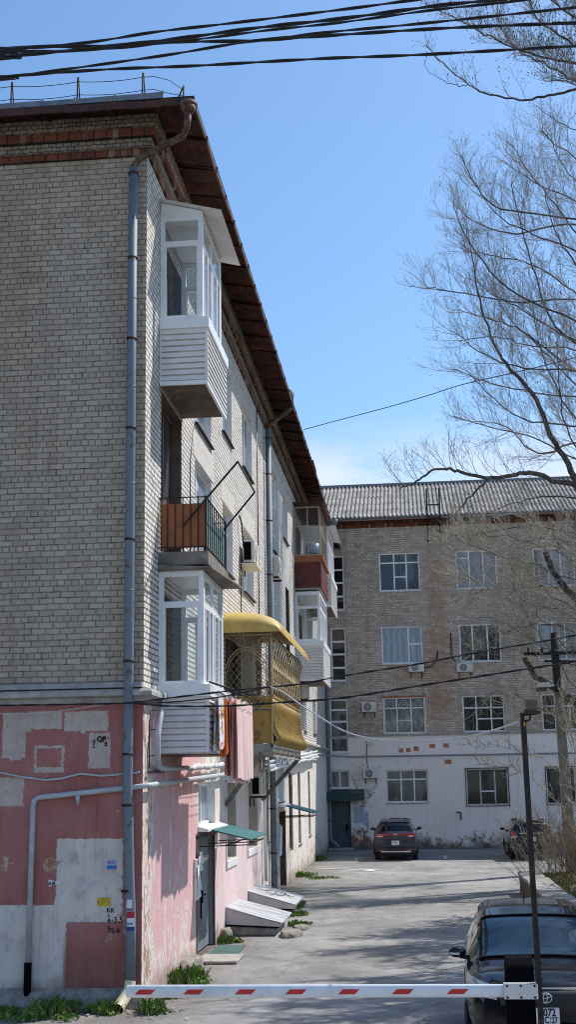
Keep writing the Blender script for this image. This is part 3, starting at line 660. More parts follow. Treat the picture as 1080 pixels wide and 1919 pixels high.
# doors
def steel_door(M, u0, u1, z1, d, mt, leafs, parent, label):
    f = MB(); f.mbox(M, u0+.01, u0+.07, .02, z1-.01, d-.06, d+.05); f.mbox(M, u1-.07, u1-.01, .02, z1-.01, d-.06, d+.05); f.mbox(M, u0+.07, u1-.07, z1-.07, z1-.01, d-.06, d+.05)
    dr = build('door', f, MT[mt], parent); tag(dr, label)
    n = leafs; wdt = (u1-u0-.16)/n
    for i in range(n):
        a = u0+.08+wdt*i; lf = MB(); lf.mbox(M, a+.006, a+wdt-.006, .04, z1-.08, d, d+.04)
        lf.mbox(M, a+.1, a+wdt-.1, .3, .35, d-.012, d); lf.mbox(M, a+.1, a+wdt-.1, z1-.4, z1-.35, d-.012, d)
        lf.mbox(M, a+.1, a+.14, .35, z1-.4, d-.012, d); lf.mbox(M, a+wdt-.14, a+wdt-.1, .35, z1-.4, d-.012, d)
        build('leaf', lf, MT[mt], dr)
    h = MB(); c = u0+.08+wdt*(1 if n == 2 else .85)
    h.mbox(M, c-.05, c+.05, .9, 1.12, d-.05, d-.002); h.tube([M(c+.05,1.05,d-.07), M(c+.2,1.05,d-.07)], .014, 6); h.mbox(M, c-.02, c+.02, .62, .9, d-.03, d-.002)
    build('handle', h, MT['black'], dr)
    return dr
steel_door(Mf, 23.8, 25.95, 2.14, .12, 'door_grey', 2, house, 'grey two-leaf steel door with black lock')
steel_door(Mf, 38.35, 40.2, 2.25, .22, 'wood_brown', 1, house, 'brown door behind the second canopy')
cl = MB(); cl.mbox(Mf, 23.70, 23.80, 0, 2.2, -.02, .06); cl.mbox(Mf, 23.7, 26.05, 2.145, 2.24, -.02, .06)
build('door_frame', cl, MT['reveal_dark'], house)
# canopies
def canopy(y0, y1, zw, x1, z1, nm):
    r = MB(); n = int((y1-y0)/.045)
    def fn(a, b):
        y = y0+(y1-y0)*a; return (XF+.26+(x1-XF-.26)*b, y, zw-.02+(z1-zw+.02)*b+.012*math.cos(a*n*1.5))
    r.grid(fn, n*2, 4, 0, False); r.grid(lambda a, b: tuple(Vector(fn(a,b))-Vector((0,0,.008))), n*2, 1, 0, False)
    c = build(nm, r, MT['teal_roof'], house)
    wb = MB(); wb.hexa([(XF+.002,y0+.02,zw-.05),(XF+.20,y0+.02,zw-.05),(XF+.20,y1,zw-.05),(XF+.002,y1,zw-.05),(XF+.002,y0+.02,zw+.05),(XF+.20,y0+.02,zw-.005),(XF+.20,y1,zw-.005),(XF+.002,y1,zw+.05)])
    build('flashing', wb, MT['pvc'], c)
    fr = MB(); zb = min(zw, z1)-.12
    for y in (y0+.15, (y0+y1)/2, y1-.15):
        fr.beam((XF+.02,y,zb), (x1-.05,y,zb+.02), .02, .02)
    for x in (x1-.06, x1-.45): fr.beam((x,y0+.05,zb+.022), (x,y1-.05,zb+.022), .02, .02)
    build('canopy_bracket', fr, MT['iron'], c)
    return c
tag(canopy(23.86, 26.45, 2.32, -3.1, 2.12, 'canopy'), 'green corrugated canopy over the grey door'); tag(canopy(37.8, 40.0, 2.46, -3.02, 2.22, 'canopy'), 'small green corrugated canopy further along')

# ------------------------------------------------------------------ balconies
def siding(mb, M, u0, u1, z0, z1, p=.105):
    n = max(1, round((z1-z0)/p)); h = (z1-z0)/n
    for k in range(n):
        a = z1-h*k; b = a-h
        mb.quad(M(u0,b+.012,-.026), M(u1,b+.012,-.026), M(u1,a,-.002), M(u0,a,-.002)); mb.quad(M(u0,b,0), M(u1,b,0), M(u1,b+.012,-.026), M(u0,b+.012,-.026), 1); mb.quad(M(u0,b-.011,-.0055), M(u1,b-.011,-.0055), M(u1,b,-.0045), M(u0,b,-.0045), 1)
def faces(y0, y1, xo, off=0.):
    return [(lambda u, z, d: (u, y0-off+d, z), XF+.004, xo+off), (lambda u, z, d: (xo+off-d, u, z), y0-off, y1+off), (lambda u, z, d: (u, y1+off-d, z), XF+.004, xo+off)]
def glazed(y0, y1, xo, zb, zs, zt, label, nf=2, sliding=True, transom=.55, slabz=.2, sidez=None, inset=.07, roof=None, redslab=False):
    b = MB()     # the floor slab carries everything
    b.box(XF+.004, xo-.02, y0+.02, y1-.02, zb, zb+slabz)
    bal = build('balcony', b, MT['slabdirt' if not redslab else 'redrust'], house); tag(bal, label)
    if not redslab:
        st_ = MB(); st_.box(XF+.01, xo+.015, y0-.015, y0+.03, zb-.05, zb+.02); st_.box(xo-.03, xo+.015, y0+.031, y1+.015, zb-.05, zb+.02); build('edge_trim', st_, MT['pvc'], bal)
    z0 = zb+.02
    s = MB()
    for M, a, c in faces(y0, y1, xo): siding(s, M, a, c, z0, zs-.16)
    for (x, y) in ((xo,y0),(xo,y1)): s.box(x-.03, x+.02, y-.02 if y == y0 else y-.03, y+.03 if y == y0 else y+.02, z0, zs-.16)
    s.box(XF+.004, XF+.04, y0-.02, y0+.02, z0, zs-.16)
    s.box(XF+.06, xo-.04, y0+.03, y1-.03, zb+slabz, zb+slabz+.03)
    build('siding', s, [MT['siding'], MT['siding_gap']], bal)
    k = MB(); k.box(XF+.004, xo+.05, y0-.05, y0+.06, zs-.16, zs+.03); k.box(xo-.06, xo+.05, y0+.061, y1-.061, zs-.16, zs+.03); k.box(XF+.004, xo+.05, y1-.06, y1+.05, zs-.16, zs+.03)
    build('sill_board', k, MT['pvc'], bal)
    xi, ya, yb = xo-inset, y0+.03, y1-.03
    f = MB(); fw = .07; zz = zs+.03
    for M, a, c in faces(ya, yb, xi):
        front = (a == ya)
        if front: a += .0715; c -= .0715
        f.mbox(M, a, a+fw*1.1, zz, zt, 0, .07); f.mbox(M, c-fw*1.1, c, zz, zt, 0, .07)
        f.mbox(M, a+fw, c-fw, zz, zz+fw, .003, .067); f.mbox(M, a+fw, c-fw, zt-fw*1.3, zt-.002, .003, .067)
        tz = zt-transom; f.mbox(M, a+fw, c-fw, tz-.05, tz+.05, .006, .064)
        if front:
            for q in range(1, nf): u = a+(c-a)*q/nf; f.mbox(M, u-.045, u+.045, zz+fw, zt-fw*1.3, .009, .061)
            for q in range(nf):
                u0 = a+(c-a)*q/nf; u1 = a+(c-a)*(q+1)/nf; um = (u0+u1)/2
                f.mbox(M, um-.03, um+.03, zz+fw, tz-.05, -.012, .02)
                f.mbox(M, u0+.075, u0+.115, zz+fw, tz-.05, -.012, .02)
        else: f.mbox(M, a+fw, a+fw+.035, zz+fw, tz-.05, .012, .05); f.mbox(M, c-fw-.035, c-fw, zz+fw, tz-.05, .012, .05)
    build('window_frame', f, MT['pvc'], bal)
    for M, a, c in faces(ya, yb, xi):
        for (za, zc) in ((zz+.03, zt-transom), (zt-transom, zt-.03)):
            p = MB(); p.quad(M(a+.03,za,.034), M(c-.03,za,.034), M(c-.03,zc,.034), M(a+.03,zc,.034)); build('pane', p, MT['glass'], bal)
    ce = MB(); ce.box(XF+.01, xi-.02, ya+.02, yb-.02, zt+.004, zt+.03); build('ceiling', ce, MT['pvc'], bal)
    if roof:
        r = MB(); zw, zo, ov = roof; n = int((y1-y0+.3)/.05)
        fn = lambda a, c: (XF+.004+(xo+ov-XF)*c, y0-.1+(y1-y0+.25)*a, zw+(zo-zw)*c+.008*math.cos(a*n*1.57))
        r.grid(fn, n*2, 2, 0, False)
        hd = MB(); zi = zo+(zw-zo)*(ov+inset)/(xo+ov-XF)
        hd.add([(XF+.01,ya+.005,zt+.002),(xi,ya+.005,zt+.002),(xi,ya+.005,zi-.015),(XF+.01,ya+.005,zw-.015)], [(0,1,2,3)])
        hd.box(xi-.06, xi-.004, ya+.02, yb-.02, zt+.002, zi-.02)
        build('roof_sheet', r, MT['siding'], bal); build('fascia_board', hd, MT['pvc'], bal)
    return bal
glazed(20.1, 22.3, -3.28, 9.86, 10.98, 12.93, 'white glazed balcony with pale siding on the top floor', roof=(13.22,12.93,.28), transom=.52)
glazed(20.1, 22.3, -3.28, 3.62, 4.70, 6.60, 'white glazed balcony of the first upper floor over a red slab', redslab=True, transom=.55)
glazed(44.9, 48.6, -3.13, 6.70, 8.05, 9.86, 'white glazed balcony with siding in the far column, middle floor', nf=3)
glazed(49.3, 53.0, -3.06, 9.95, 11.2, 13.1, 'farthest white glazed balcony under the eaves', nf=3, roof=(13.35,13.15,.25))
# open balcony of the third floor
b = MB(); b.box(XF+.004, -3.26, 20.08, 22.32, 6.70, 6.92)
b.hexa([(XF+.004,20.02,6.62),(-3.2,20.02,6.62),(-3.0,22.4,6.62),(XF+.004,22.4,6.62),(XF+.004,20.02,6.70),(-3.2,20.02,6.645),(-3.0,22.4,6.645),(XF+.004,22.4,6.70)])
ob = tag(build('balcony', b, MT['slab_dark'], house), 'open balcony with orange sheet side, black bars and wired glass front')
q = MB(); q.box(XF+.05, -3.31, 20.13, 20.14, 6.99, 7.74); build('side_panel', q, MT['orange'], ob)
q = MB(); q.box(-3.35, -3.31, 20.14, 20.2, 6.93, 7.10); q.box(-3.33, -3.30, 20.2, 22.28, 6.93, 7.02); build('toe_board', q, MT['redrust'], ob)
q = MB()
for k in range(7):
    y = 20.2+k*.297; q.box(-3.335, -3.328, y, y+.285, 7.02, 7.70+rnd.uniform(-.12,.06))
build('glass_panel', q, MT['teal'], ob)
q = MB(); e = .016
for x in [XF+.02+k*(.80-.02)/6 for k in range(7)]: q.beam((x,20.1,6.9), (x,20.1,7.86), e, e)
for k in range(11): y = 20.1+k*.22; q.beam((-3.30,y,6.9), (-3.30,y,7.84-.02*rnd.random()), e, e)
for x in [XF+.02+k*.78/4 for k in range(5)]: q.beam((x,22.3,6.9), (x,22.3,7.84), e, e)
for z in (7.0, 7.84): q.beam((XF,20.1,z), (-3.29,20.1,z), .022, .014); q.beam((-3.30,20.1,z), (-3.30,22.31,z), .022, .014); q.beam((-3.29,22.3,z), (XF,22.3,z), .022, .014)
for y in (20.1,22.3): q.beam((-3.30,y,6.86), (-3.30,y,7.86), .03, .03)
build('railing', q, MT['iron'], ob)
q = MB(); q.beam((-3.69,20.06,7.34), (-2.75,20.06,8.41), .028, .028); q.beam((-2.75,20.05,8.41), (-2.76,22.4,8.42), .024, .024); q.beam((-2.76,22.4,8.42), (-3.35,22.4,7.72), .028, .028)
build('drying_frame', q, MT['iron'], ob)
# brown glazed balcony, top floor of the far column
b = MB(); b.box(XF+.004, -3.17, 44.9, 48.6, 9.95, 10.12)
bb = tag(build('balcony', b, MT['concrete'], house), 'old brown wood-framed balcony with rusty red panels')
q = MB()
q.box(XF+.01, -3.15, 44.86, 44.89, 10.02, 10.95); q.box(-3.16, -3.13, 44.9, 48.6, 10.02, 10.95)
build('side_panel', q, MT['redrust'], bb)
q = MB(); q.box(XF+.01, -3.1, 44.85, 44.93, 10.96, 11.2); q.box(-3.18, -3.06, 44.94, 48.7, 11.1, 11.2); build('sill_board', q, MT['orange'], bb)
q = MB()
for M, a, c, vs in ((lambda u, z, d: (u, 44.92+d, z), XF+.01, -3.14, (.52,)), (lambda u, z, d: (-3.14-d, u, z), 44.972, 48.6, (.17,.33,.5,.67,.83))):
    q.mbox(M, a, a+.05, 11.2, 13.05, 0, .05); q.mbox(M, c-.05, c, 11.2, 13.05, 0, .05)
    q.mbox(M, a+.05, c-.05, 11.2, 11.26, .003, .047); q.mbox(M, a+.05, c-.05, 12.99, 13.05, .003, .047); q.mbox(M, a+.05, c-.05, 12.28, 12.33, .006, .044)
    for v in vs: u = a+(c-a)*v; q.mbox(M, u-.022, u+.022, 11.26, 12.99, .009, .041)
build('window_frame', q, simple('aged_beige_wood', (.42,.33,.25), .7, 0, .2, 8.), bb)
for M, a, c in ((lambda u, z, d: (u, 44.94+d, z), XF+.03, -3.16), (lambda u, z, d: (-3.16-d, u, z), 44.94, 48.6)):
    p = MB(); p.quad(M(a,11.23,0), M(c,11.23,0), M(c,13.02,0), M(a,13.02,0)); build('pane', p, MT['glass'], bb)
q = MB(); q.hexa([(XF+.004,44.75,13.14),(-2.98,44.75,13.06),(-2.98,48.8,13.06),(XF+.004,48.8,13.14),(XF+.004,44.75,13.2),(-2.98,44.75,13.1),(-2.98,48.8,13.1),(XF+.004,48.8,13.2)]); build('roof_sheet', q, MT['fascia'], bb)
q = MB(); q.box(-3.75, -3.3, 45.6, 46.1, 10.13, 11.75); build('cupboard', q, simple('dull_green_paint', (.33,.40,.36), .7), bb)
q = MB(); q.cyl((-3.42,45.45,11.35), .23, .36, 18, r2=.26); build('bucket', q, simple('blue_enamel_basin', (.42,.52,.62), .4, 0, .3, 6.), bb)
# yellow balcony with barrel canopy, wrought lattice and bulging railing
Y0, Y1, XO = 27.5, 34.2, -3.06
b = MB(); b.box(XF+.004, XO, Y0, Y1, 3.80, 3.98); b.box(XO-.04, XO+.02, Y0, Y1, 3.70, 3.74); b.box(XO-.04, XO+.02, Y0, Y1, 3.90, 3.97)
for k in range(7): y = Y0+.1+k*1.08; b.box(XO-.03, XO+.015, y, y+.05, 3.745, 3.895)
yb_ = tag(build('balcony', b, simple('weathered_slab', (.33,.31,.28), .9, 0, .3, 4., .4), house), 'long yellow balcony with barrel canopy, lattice grille and bulging railing')
tim = simple('old_grey_timber', (.16,.145,.125), .9, 0, .3, 6., .4)
for k in range(2): q = MB(); y = (27.35,33.9)[k]; q.beam((XF+.02,y,2.68), (XO+.02-.25*(1-k),y,3.78), .09, .10); build('brace', q, tim, yb_)
q = MB()    # canopy skin: barrel over the front, rolled down at the near end
def cano(a, c):
    # a along depth XF..XO, c along the length
    th = a*math.pi/2; x = XF+.01+(1.28)*math.sin(th)**.8 if a > 0 else XF+.01; z = 6.38+.56*math.cos(th)**.8 if a < 1 else 6.38
    y = 27.15+7.4*c
    if c < .14: t = 1-c/.14; z = 6.38+(z-6.38)*math.cos(t*math.pi/2)**.6; y = 27.15+7.4*(.14-.14*math.sin(t*math.pi/2))
    return (x, y, z)
q.grid(cano, 16, 60, 0, True)
build('barrel_canopy', q, MT['yellow'], yb_)
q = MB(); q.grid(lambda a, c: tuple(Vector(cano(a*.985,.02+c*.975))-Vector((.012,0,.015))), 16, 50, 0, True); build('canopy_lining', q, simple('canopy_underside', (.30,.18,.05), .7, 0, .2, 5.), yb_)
q = MB(); rr = .014      # near side grille: frame, arch, diagonal mesh, scrolls
gy = Y0+.02
q.beam((XO,gy,3.98), (XO,gy,6.45), .035, .035); q.beam((XF+.03,gy,6.36), (XO,gy,6.36), .03, .03); q.beam((XO,Y1,3.98), (XO,Y1,6.45), .035, .035); q.beam((XF+.03,gy,5.0), (XO,gy,5.0), .03, .03)
cx, cz, rx, rz = (XF+XO)/2-.05, 5.35, .50, .74
q.tube([(cx+rx*math.cos(t*math.pi/24), gy, cz+rz*math.sin(t*math.pi/24)) for t in range(-8, 33)], rr, 5)
q.tube([(cx+(rx-.05)*math.cos(t*math.pi/24), gy, cz+(rz-.06)*math.sin(t*math.pi/24)) for t in range(-8, 33)], rr*.8, 5)
for k in range(-9, 10):
    for sg in (1, -1):
        pts = [(cx+k*.14+sg*t, gy+.01*sg, cz+t*1.25) for t in [i*.04-.6 for i in range(31)]]
        pts = [p for p in pts if ((p[0]-cx)/(rx-.05))**2+((p[2]-cz)/(rz-.06))**2 < 1 and p[2] > 5.0]
        if len(pts) > 1: q.tube([pts[0], pts[-1]], .007, 4)
def spiral(c, r, t0, t1, M, n=22, g=.012):
    return [M(c[0]+r*(1-.75*i/n)*math.cos(t0+(t1-t0)*i/n), c[1]+r*(1-.75*i/n)*math.sin(t0+(t1-t0)*i/n)) for i in range(n+1)]
Mn = lambda u, z: (u, gy, z)
q.tube([(-3.22,gy,6.36),(-3.22,gy,6.1)], .01, 4); q.tube([(-3.75,gy,6.36),(-3.75,gy,6.15)], .01, 4)
for c, r, a0, a1 in (((-3.22,6.17),.16,.2,8.),((-3.75,6.2),.13,3.,-4.5),((-3.2,5.85),.13,-1.,-7.)): q.tube(spiral(c, r, a0, a1, Mn), rr*.8, 5)
build_each('side_grille', q, MT['gilt'], yb_)
q = MB()      # front grille: tall interlaced bars, horizontals and leaf scrolls
Mo = lambda u, z: (XO, u, z)
for k in range(15):
    y = Y0+.05+k*.472; q.tube([(XO,y,5.02),(XO+.02,y,5.3),(XO-.0,y,5.7),(XO+.03,y,6.0),(XO+.10,y,6.2),(XO+.02,y,6.36)], .024, 4)
for k in range(14):
    y = Y0+.286+k*.472
    for j in range(3): q.tube(spiral((y,5.22+j*.28), .15, j*1.5, j*1.5+6.5, lambda u, z: (XO, y+(u-y)*1.4, z), 10), .016, 3)
for z in (5.03,5.35,5.65,5.95): q.beam((XO+.005,Y0,z), (XO+.005,Y1,z), .02, .025)
build('front_grille', q, MT['gilt'], yb_)
q = MB(); q.box(XF+.02, XO-.03, Y0+.045, Y0+.055, 3.99, 4.98)
for x in (-3.78,-3.46): q.box(x-.006, x+.006, Y0+.034, Y0+.044, 4.0, 4.98)
q.beam((XF+.02,Y0+.03,4.97), (XO,Y0+.03,4.97), .05, .05)
build('side_panel', q, MT['ochre'], yb_)
q = MB()      # bulging bars
pf = [(0,4.98),(.01,4.75),(.03,4.5),(.08,4.3),(.16,4.17),(.21,4.11),(.20,4.04),(.12,4.0),(.0,3.99)]
for k in range(30): y = Y0+.05+k*.2275; q.tube([(XO-.01+d*.85, y, z) for d, z in pf], .040, 6)
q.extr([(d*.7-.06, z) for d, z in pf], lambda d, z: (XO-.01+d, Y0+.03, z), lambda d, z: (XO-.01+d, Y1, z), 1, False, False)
q.beam((XO+.0,Y0,5.0), (XO+.0,Y1,5.0), .07, .05)
build('bulging_railing', q, [MT['ochre'], MT['ochre_dark']], yb_)
q = MB(); q.box(XF+.006, XF+.03, Y0+.1, Y1-.05, 4.02, 6.3); build('wall_boarding', q, simple('brown_boarding', (.10,.065,.04), .8, 0, .4, 3.), yb_)  # added dark panel, shade inside the balcony painted over the brick
pb = simple('pale_board', (.50,.46,.42), .8)
for bb_ in ((-3.9,-3.62,28.6,29.2,5.15,6.3), (-3.55,-3.3,30.8,31.4,4.0,5.6)): q = MB(); q.box(*bb_); build('stored_board', q, pb, yb_)
# ================================================================== FAR HOUSE
fh = tag(empty('apartment_house', (4.0, YA, 0)), 'brick apartment house across the yard end with white plastered base and wavy slate roof', 'house')
cols = [(-1.36,.61), (2.34,4.30), (6.0,7.96), (9.65,11.6), (13.3,15.25)]
rows = {4:(11.97,13.84), 3:(8.48,10.28), 2:(5.22,6.92), 1:(2.06,3.57)}
st_o = [(-3.76,-3.05,11.13,13.78), (-3.78,-3.05,7.74,10.28), (-3.9,-3.05,4.40,6.88), (-3.95,-3.05,2.76,3.58)]
wo = {(r, k): (c[0], c[1], rows[r][0]-(.18 if r == 1 and k >= 1 else 0), rows[r][1]) for r in rows for k, c in enumerate(cols)}
ZW = 5.16
w = MB(); wall(w, Ma, -14.0, 20.0, ZW, 15.1, [o for o in wo.values() if o[2] > ZW]+[st_o[0], st_o[1], (st_o[2][0],st_o[2][1],ZW,st_o[2][3])], .14)
build('brick_wall', w, [MT['brickfar'], MT['reveal_old'], MT['reveal_dark']], fh)
w = MB(); wall(w, Ma, -14.0, 20.0, 0, ZW-.0, [o for o in wo.values() if o[2] < ZW-.5 and o[3] < ZW]+[(st_o[2][0],st_o[2][1],st_o[2][2],ZW), st_o[3], (-4.03,-3.03,0,2.2)], .14)
build('plaster_wall', w, [MT['farpaint'], MT['reveal_old'], MT['reveal_dark']], fh)
w = MB()
for x in (-14.0, 20.0): w.quad((x,YA,0),(x,YA+12,0),(x,YA+12,15.3),(x,YA,15.3))
w.quad((-14,YA+12,0),(20,YA+12,0),(20,YA+12,15.3),(-14,YA+12,15.3)); build('side_wall', w, MT['farpaint'], fh)
c = MB(); c.box(-4.05, 20, YA-.05, YA-.003, ZW-.06, ZW+.02); build('ledge', c, MT['concrete'], fh)
c = MB(); c.box(-14, 20, YA-.08, YA+.2, 15.102, 15.30); c.box(-14, 20, YA-.16, YA+.2, 15.302, 15.36); build('red_brick_course', c, MT['redbrick'], fh)
c = MB(); c.box(-14, 20, YA-.62, YA-.17, 15.37, 15.40); build('soffit', c, MT['fascia'], fh)
c = MB(); c.box(-14, 20, YA-.66, YA-.625, 15.34, 15.47); build('fascia', c, simple('pinkish_fascia', (.30,.22,.21), .7), fh)
rf = MB(); per = .205; zs_ = 15.48
nx = int(34/per)*8
def sl(a, b):
    x = -14+34*a; t = b*6; row = min(int(t), 5); fr = t-row
    return (x, YA-.72+6.2*b, zs_+3.0*b+.034*math.sin(x*2*math.pi/per)+.022*(1-fr))
for r_ in range(5):
    rf.grid(lambda a, b: (lambda p: (p[0], p[1], p[2]))((-14+34*a, YA-.72+6.2*(r_+b)/5, zs_+3.0*(r_+b)/5+.050*math.sin((-14+34*a)*2*math.pi/per)+.02*(1-b)+.006*math.sin(int((-14+34*a)/1.1)*2.3+r_))), nx, 1, 0, True)
build('slate_roof', rf, MT['slate'], fh)
c = MB(); c.box(-14, 20, YA+5.3, YA+5.7, zs_+2.94, zs_+3.07); c.quad((-14,YA+5.5,zs_+2.96),(20,YA+5.5,zs_+2.96),(20,YA+12.6,15.5),(-14,YA+12.6,15.5)); build('ridge_cap', c, MT['roofsheet'], fh)
gt = MB(); gt.extr([(.07*math.cos(a*math.pi/6), .07*math.sin(a*math.pi/6)) for a in range(6,13)], lambda u, v: (-4.0, YA-.76+u, 15.47+v), lambda u, v: (20, YA-.76+u, 15.47+v), 0, False, False, False); build('gutter', gt, MT['galv'], fh)
sty = {(4,0):((.37,.67),[(.74,0,1),(.37,.37,.67)],'pane_curtain'), (4,1):((.32,.66),[(.8,0,.32)],'pane_pale'), (4,2):((.36,.66),[],'pane_pale'), (3,0):((.66,),[(.52,.66,1)],'pane_sheet'), (3,1):((.32,.68),[],'pane_dark'), (3,2):((.36,.66),[],'pane_pale'),
       (2,0):((.32,.66),[(.7,0,1),(.36,.32,.66)],'pane_curtain'), (2,1):((.33,.68),[(.66,0,1),(.36,.33,1)],'pane_dark'), (2,2):((.32,.66),[(.66,0,1)],'pane_dark'), (1,0):((.36,.67),[(.7,0,1)],'pane_curtain'), (1,1):((.34,.68),[(.38,.34,.68)],'pane_dark'), (1,2):((.34,.68),[],'pane_dark')}
labs = {(4,0):'white framed window with small hinged vent, top storey', (4,1):'window with pale drawn curtain, top storey', (3,0):'window showing white folded curtain behind two panes', (2,0):'window behind white ornamental grille with rusty top', (2,1):'white wooden window with many small panes', (1,0):'white framed window of the plastered storey', (1,1):'dark barred window of the plastered storey'}
wins = {}
for (r, k), o in wo.items():
    vs, hs, gm = sty.get((r, k), ((.34,.67), [(.7,0,1)], 'pane_curtain'))
    wn = window(fh, Ma, *o, d=.10, vs=vs, hs=hs, gm=gm, fw=.075, mw=.065, fm='wood_white' if (r, k) in ((2,1),(1,1),(1,2),(2,2)) else 'pvc', sill=.06, sillm='cap' if r < 3 else 'pvc', label=labs.get((r, k)))
    wins[(r, k)] = wn
    if k < 3 and r in (3, 2): l = MB(); l.mbox(Ma, o[0]-.25, o[1]+.2, o[3]+.02, o[3]+.16, -.006, .05); build('lintel', l, MT['concrete'], wn)
# curtains hung inside the top right window, drawn paper sheet in the third storey one
def grille(o, wn, mt, fancy):
    g = MB(); a, b, c, d = o; y = YA-.02
    for x in (a, b): g.beam((x,y,c-.03), (x,y,d+.02), .035, .035)
    for z in (c-.02, d): g.beam((a,y,z), (b,y,z), .035, .035)
    if fancy:
        for cxx in (.17, .5, .83):
            cx_ = a+(b-a)*cxx; hh = (d-c)*.68; w_ = (b-a)*.14
            for k in range(4):
                s = 1-k*.24; cz_ = c+hh/2
                g.tube([(cx_-w_*s,y,cz_),(cx_,y,cz_+hh/2*s),(cx_+w_*s,y,cz_),(cx_,y,cz_-hh/2*s),(cx_-w_*s,y,cz_)], .011, 4)
            for k in range(3): g.tube([(cx_+w_*math.cos(t*math.pi/8)*(1-k*.3),y,c+hh+.08+.3*math.sin(t*math.pi/8)*(1-k*.3)) for t in range(9)], .011, 4)
        for q_ in (.33,.67): x = a+(b-a)*q_; g.beam((x,y,c), (x,y,d), .02, .02)
        g.beam((a,y,c+(d-c)*.69), (b,y,c+(d-c)*.69), .02, .02)
    else:
        for k in range(1, 14): x = a+(b-a)*k/14; g.beam((x,y+.004,c), (x,y+.004,c+.22), .012, .012)
        for z in (c+.24, d-.12): g.beam((a,y,z), (b,y,z), .014, .014)
        for q_ in (.33,.67): x = a+(b-a)*q_; g.beam((x,y,c), (x,y,d), .016, .016)
    build('grille', g, MT[mt], wn)
grille(wo[(2,0)], wins[(2,0)], 'wood_white', True)
l = MB(); l.mbox(Ma, -1.4, .65, 6.90, 6.97, -.05, .02); build('rusty_lintel', l, MT['orange'], wins[(2,0)])
grille(wo[(1,1)], wins[(1,1)], 'iron', False); grille(wo[(1,2)], wins[(1,2)], 'iron', False)
for k, o in enumerate(st_o):
    hs = [[(.25,0,1),(.5,0,1),(.74,0,1)], [(.25,0,1),(.5,0,1),(.74,0,1)], [(.28,0,1),(.58,0,1),(.8,0,1)], []][k]
    sw = window(fh, Ma, *o, d=.06, vs=() if k < 3 else (.5,), hs=hs, gm='pane_dark' if k < 2 else 'pane_pale' if k == 3 else 'pane_curtain', fw=.07, mw=.09, sill=.05, sillm='pvc', fm='pvc' if k < 3 else 'wood_white', label=('tall stairwell window of four panes' if k < 3 else 'small curtained window above the dark green door hood'))
steel_door(Ma, -4.03, -3.03, 2.2, .1, 'door_blue', 1, fh, 'dark blue-grey steel entrance door')
hd = MB(); hd.hexa([(-4.08,YA-.75,2.22),(-2.37,YA-.75,2.22),(-2.37,YA-.004,2.22),(-4.08,YA-.004,2.22),(-4.08,YA-.75,2.55),(-2.37,YA-.75,2.55),(-2.37,YA-.004,2.72),(-4.08,YA-.004,2.72)])
build('door_hood', hd, MT['darkgreen'], fh)
stp = MB(); stp.box(-4.06, -2.9, YA-.9, YA-.004, .004, .09); build('doorstep', stp, MT['concrete'], fh)
# roof ladder hooked over the eave
ld = MB()
for x in (1.06, 1.66):
    ld.beam((x,YA-.85,16.75), (x,YA-.85,15.3), .07, .07); ld.beam((x,YA-.85,15.35), (x,YA-.12,15.2), .05, .05); ld.beam((x,YA-.12,15.4), (x,YA-.12,14.3), .06, .06)
for z in (15.95, 15.3): ld.beam((1.06,YA-.85,z), (1.66,YA-.85,z), .05, .06)
ld.beam((1.06,YA-.12,15.15), (1.66,YA-.12,15.15), .04, .04)
lad = tag(build('roof_ladder', ld, MT['iron']), 'black iron ladder hooked over the eaves of the far house', 'ladder')

# ================================================================== DRAINPIPES
def rings(mb, x, y, zs, r, m=0, wy=None):
    for z in zs:
        mb.cyl((x,y,z), r+.012, .035, 12, 2, m)
        if wy is not None: mb.beam((x,y,z+.017), wy(z), .012, .012, m)
dp = tag(empty('drainpipe', (-4.26, 18.86, 0)), 'blue-grey downpipe on the house corner with stickers and rusty elbow', 'drainpipe')
t = MB(); t.tube([(-4.30,18.86,13.22),(-4.305,18.86,9.0),(-4.30,18.86,3.2),(-4.26,18.86,1.9),(-4.235,18.86,1.2),(-4.235,18.86,.36)], [.073,.073,.075,.072,.076,.076], 14)
build('pipe', t, MT['galv'], dp)
t = MB(); rings(t, -4.303, 18.86, (13.1,11.6,10.2,8.7,6.9,5.0,3.6,2.85,1.62), .075, 0, lambda z: (-4.303,19.0,z+.017)); build_each('clamp', t, MT['iron'], dp)
t = MB()
for z in (12.35,10.9,9.4,7.8,6.1): t.cyl((-4.303,18.86,z), .077, .02, 14)
build_each('joint', t, MT['galv'], dp)
hp_ = at(353, 205, 1, 18.26)
t = MB(); t.tube([hp_+Vector((0,0,-.05)), hp_+Vector((-.03,.02,-.30)), hp_+Vector((-.10,.08,-.42)), (-4.18,18.80,13.36), (-4.30,18.86,13.24), (-4.30,18.86,13.12)], [.058,.056,.058,.058,.06,.072], 12)
build('elbow', t, MT['galv_rust'], dp)
t = MB(); t.cyl(hp_+Vector((0,0,-.06)), .085, .11, 16, 2, 0, .13); t.cyl(hp_+Vector((0,0,.05)), .135, .07, 16); build('hopper', t, MT['galv_rust'], dp)
t = MB(); t.tube([(-4.235,18.86,.38),(-4.24,18.83,.26),(-4.33,18.5,.06)], [.08,.085,.085], 14, 0, False); t.tube([(-4.24,18.83,.24),(-4.325,18.51,.066)], .07, 12, 1, True)
build('outlet', t, [MT['cream'], MT['black']], dp)
def sticker(name, x0, x1, z0, z1, y, mt, par, r=.079, cx=-4.235, cy=18.86):
    m_ = MB(); n = 6
    def fn(a, b):
        x = x0+(x1-x0)*a; d = max(-.99, min(.99, (x-cx)/r)); return (cx+r*d, cy-r*math.sqrt(1-d*d), z0+(z1-z0)*b)
    m_.grid(fn, n, 1, 0, True); return build(name, m_, MT[mt], par)
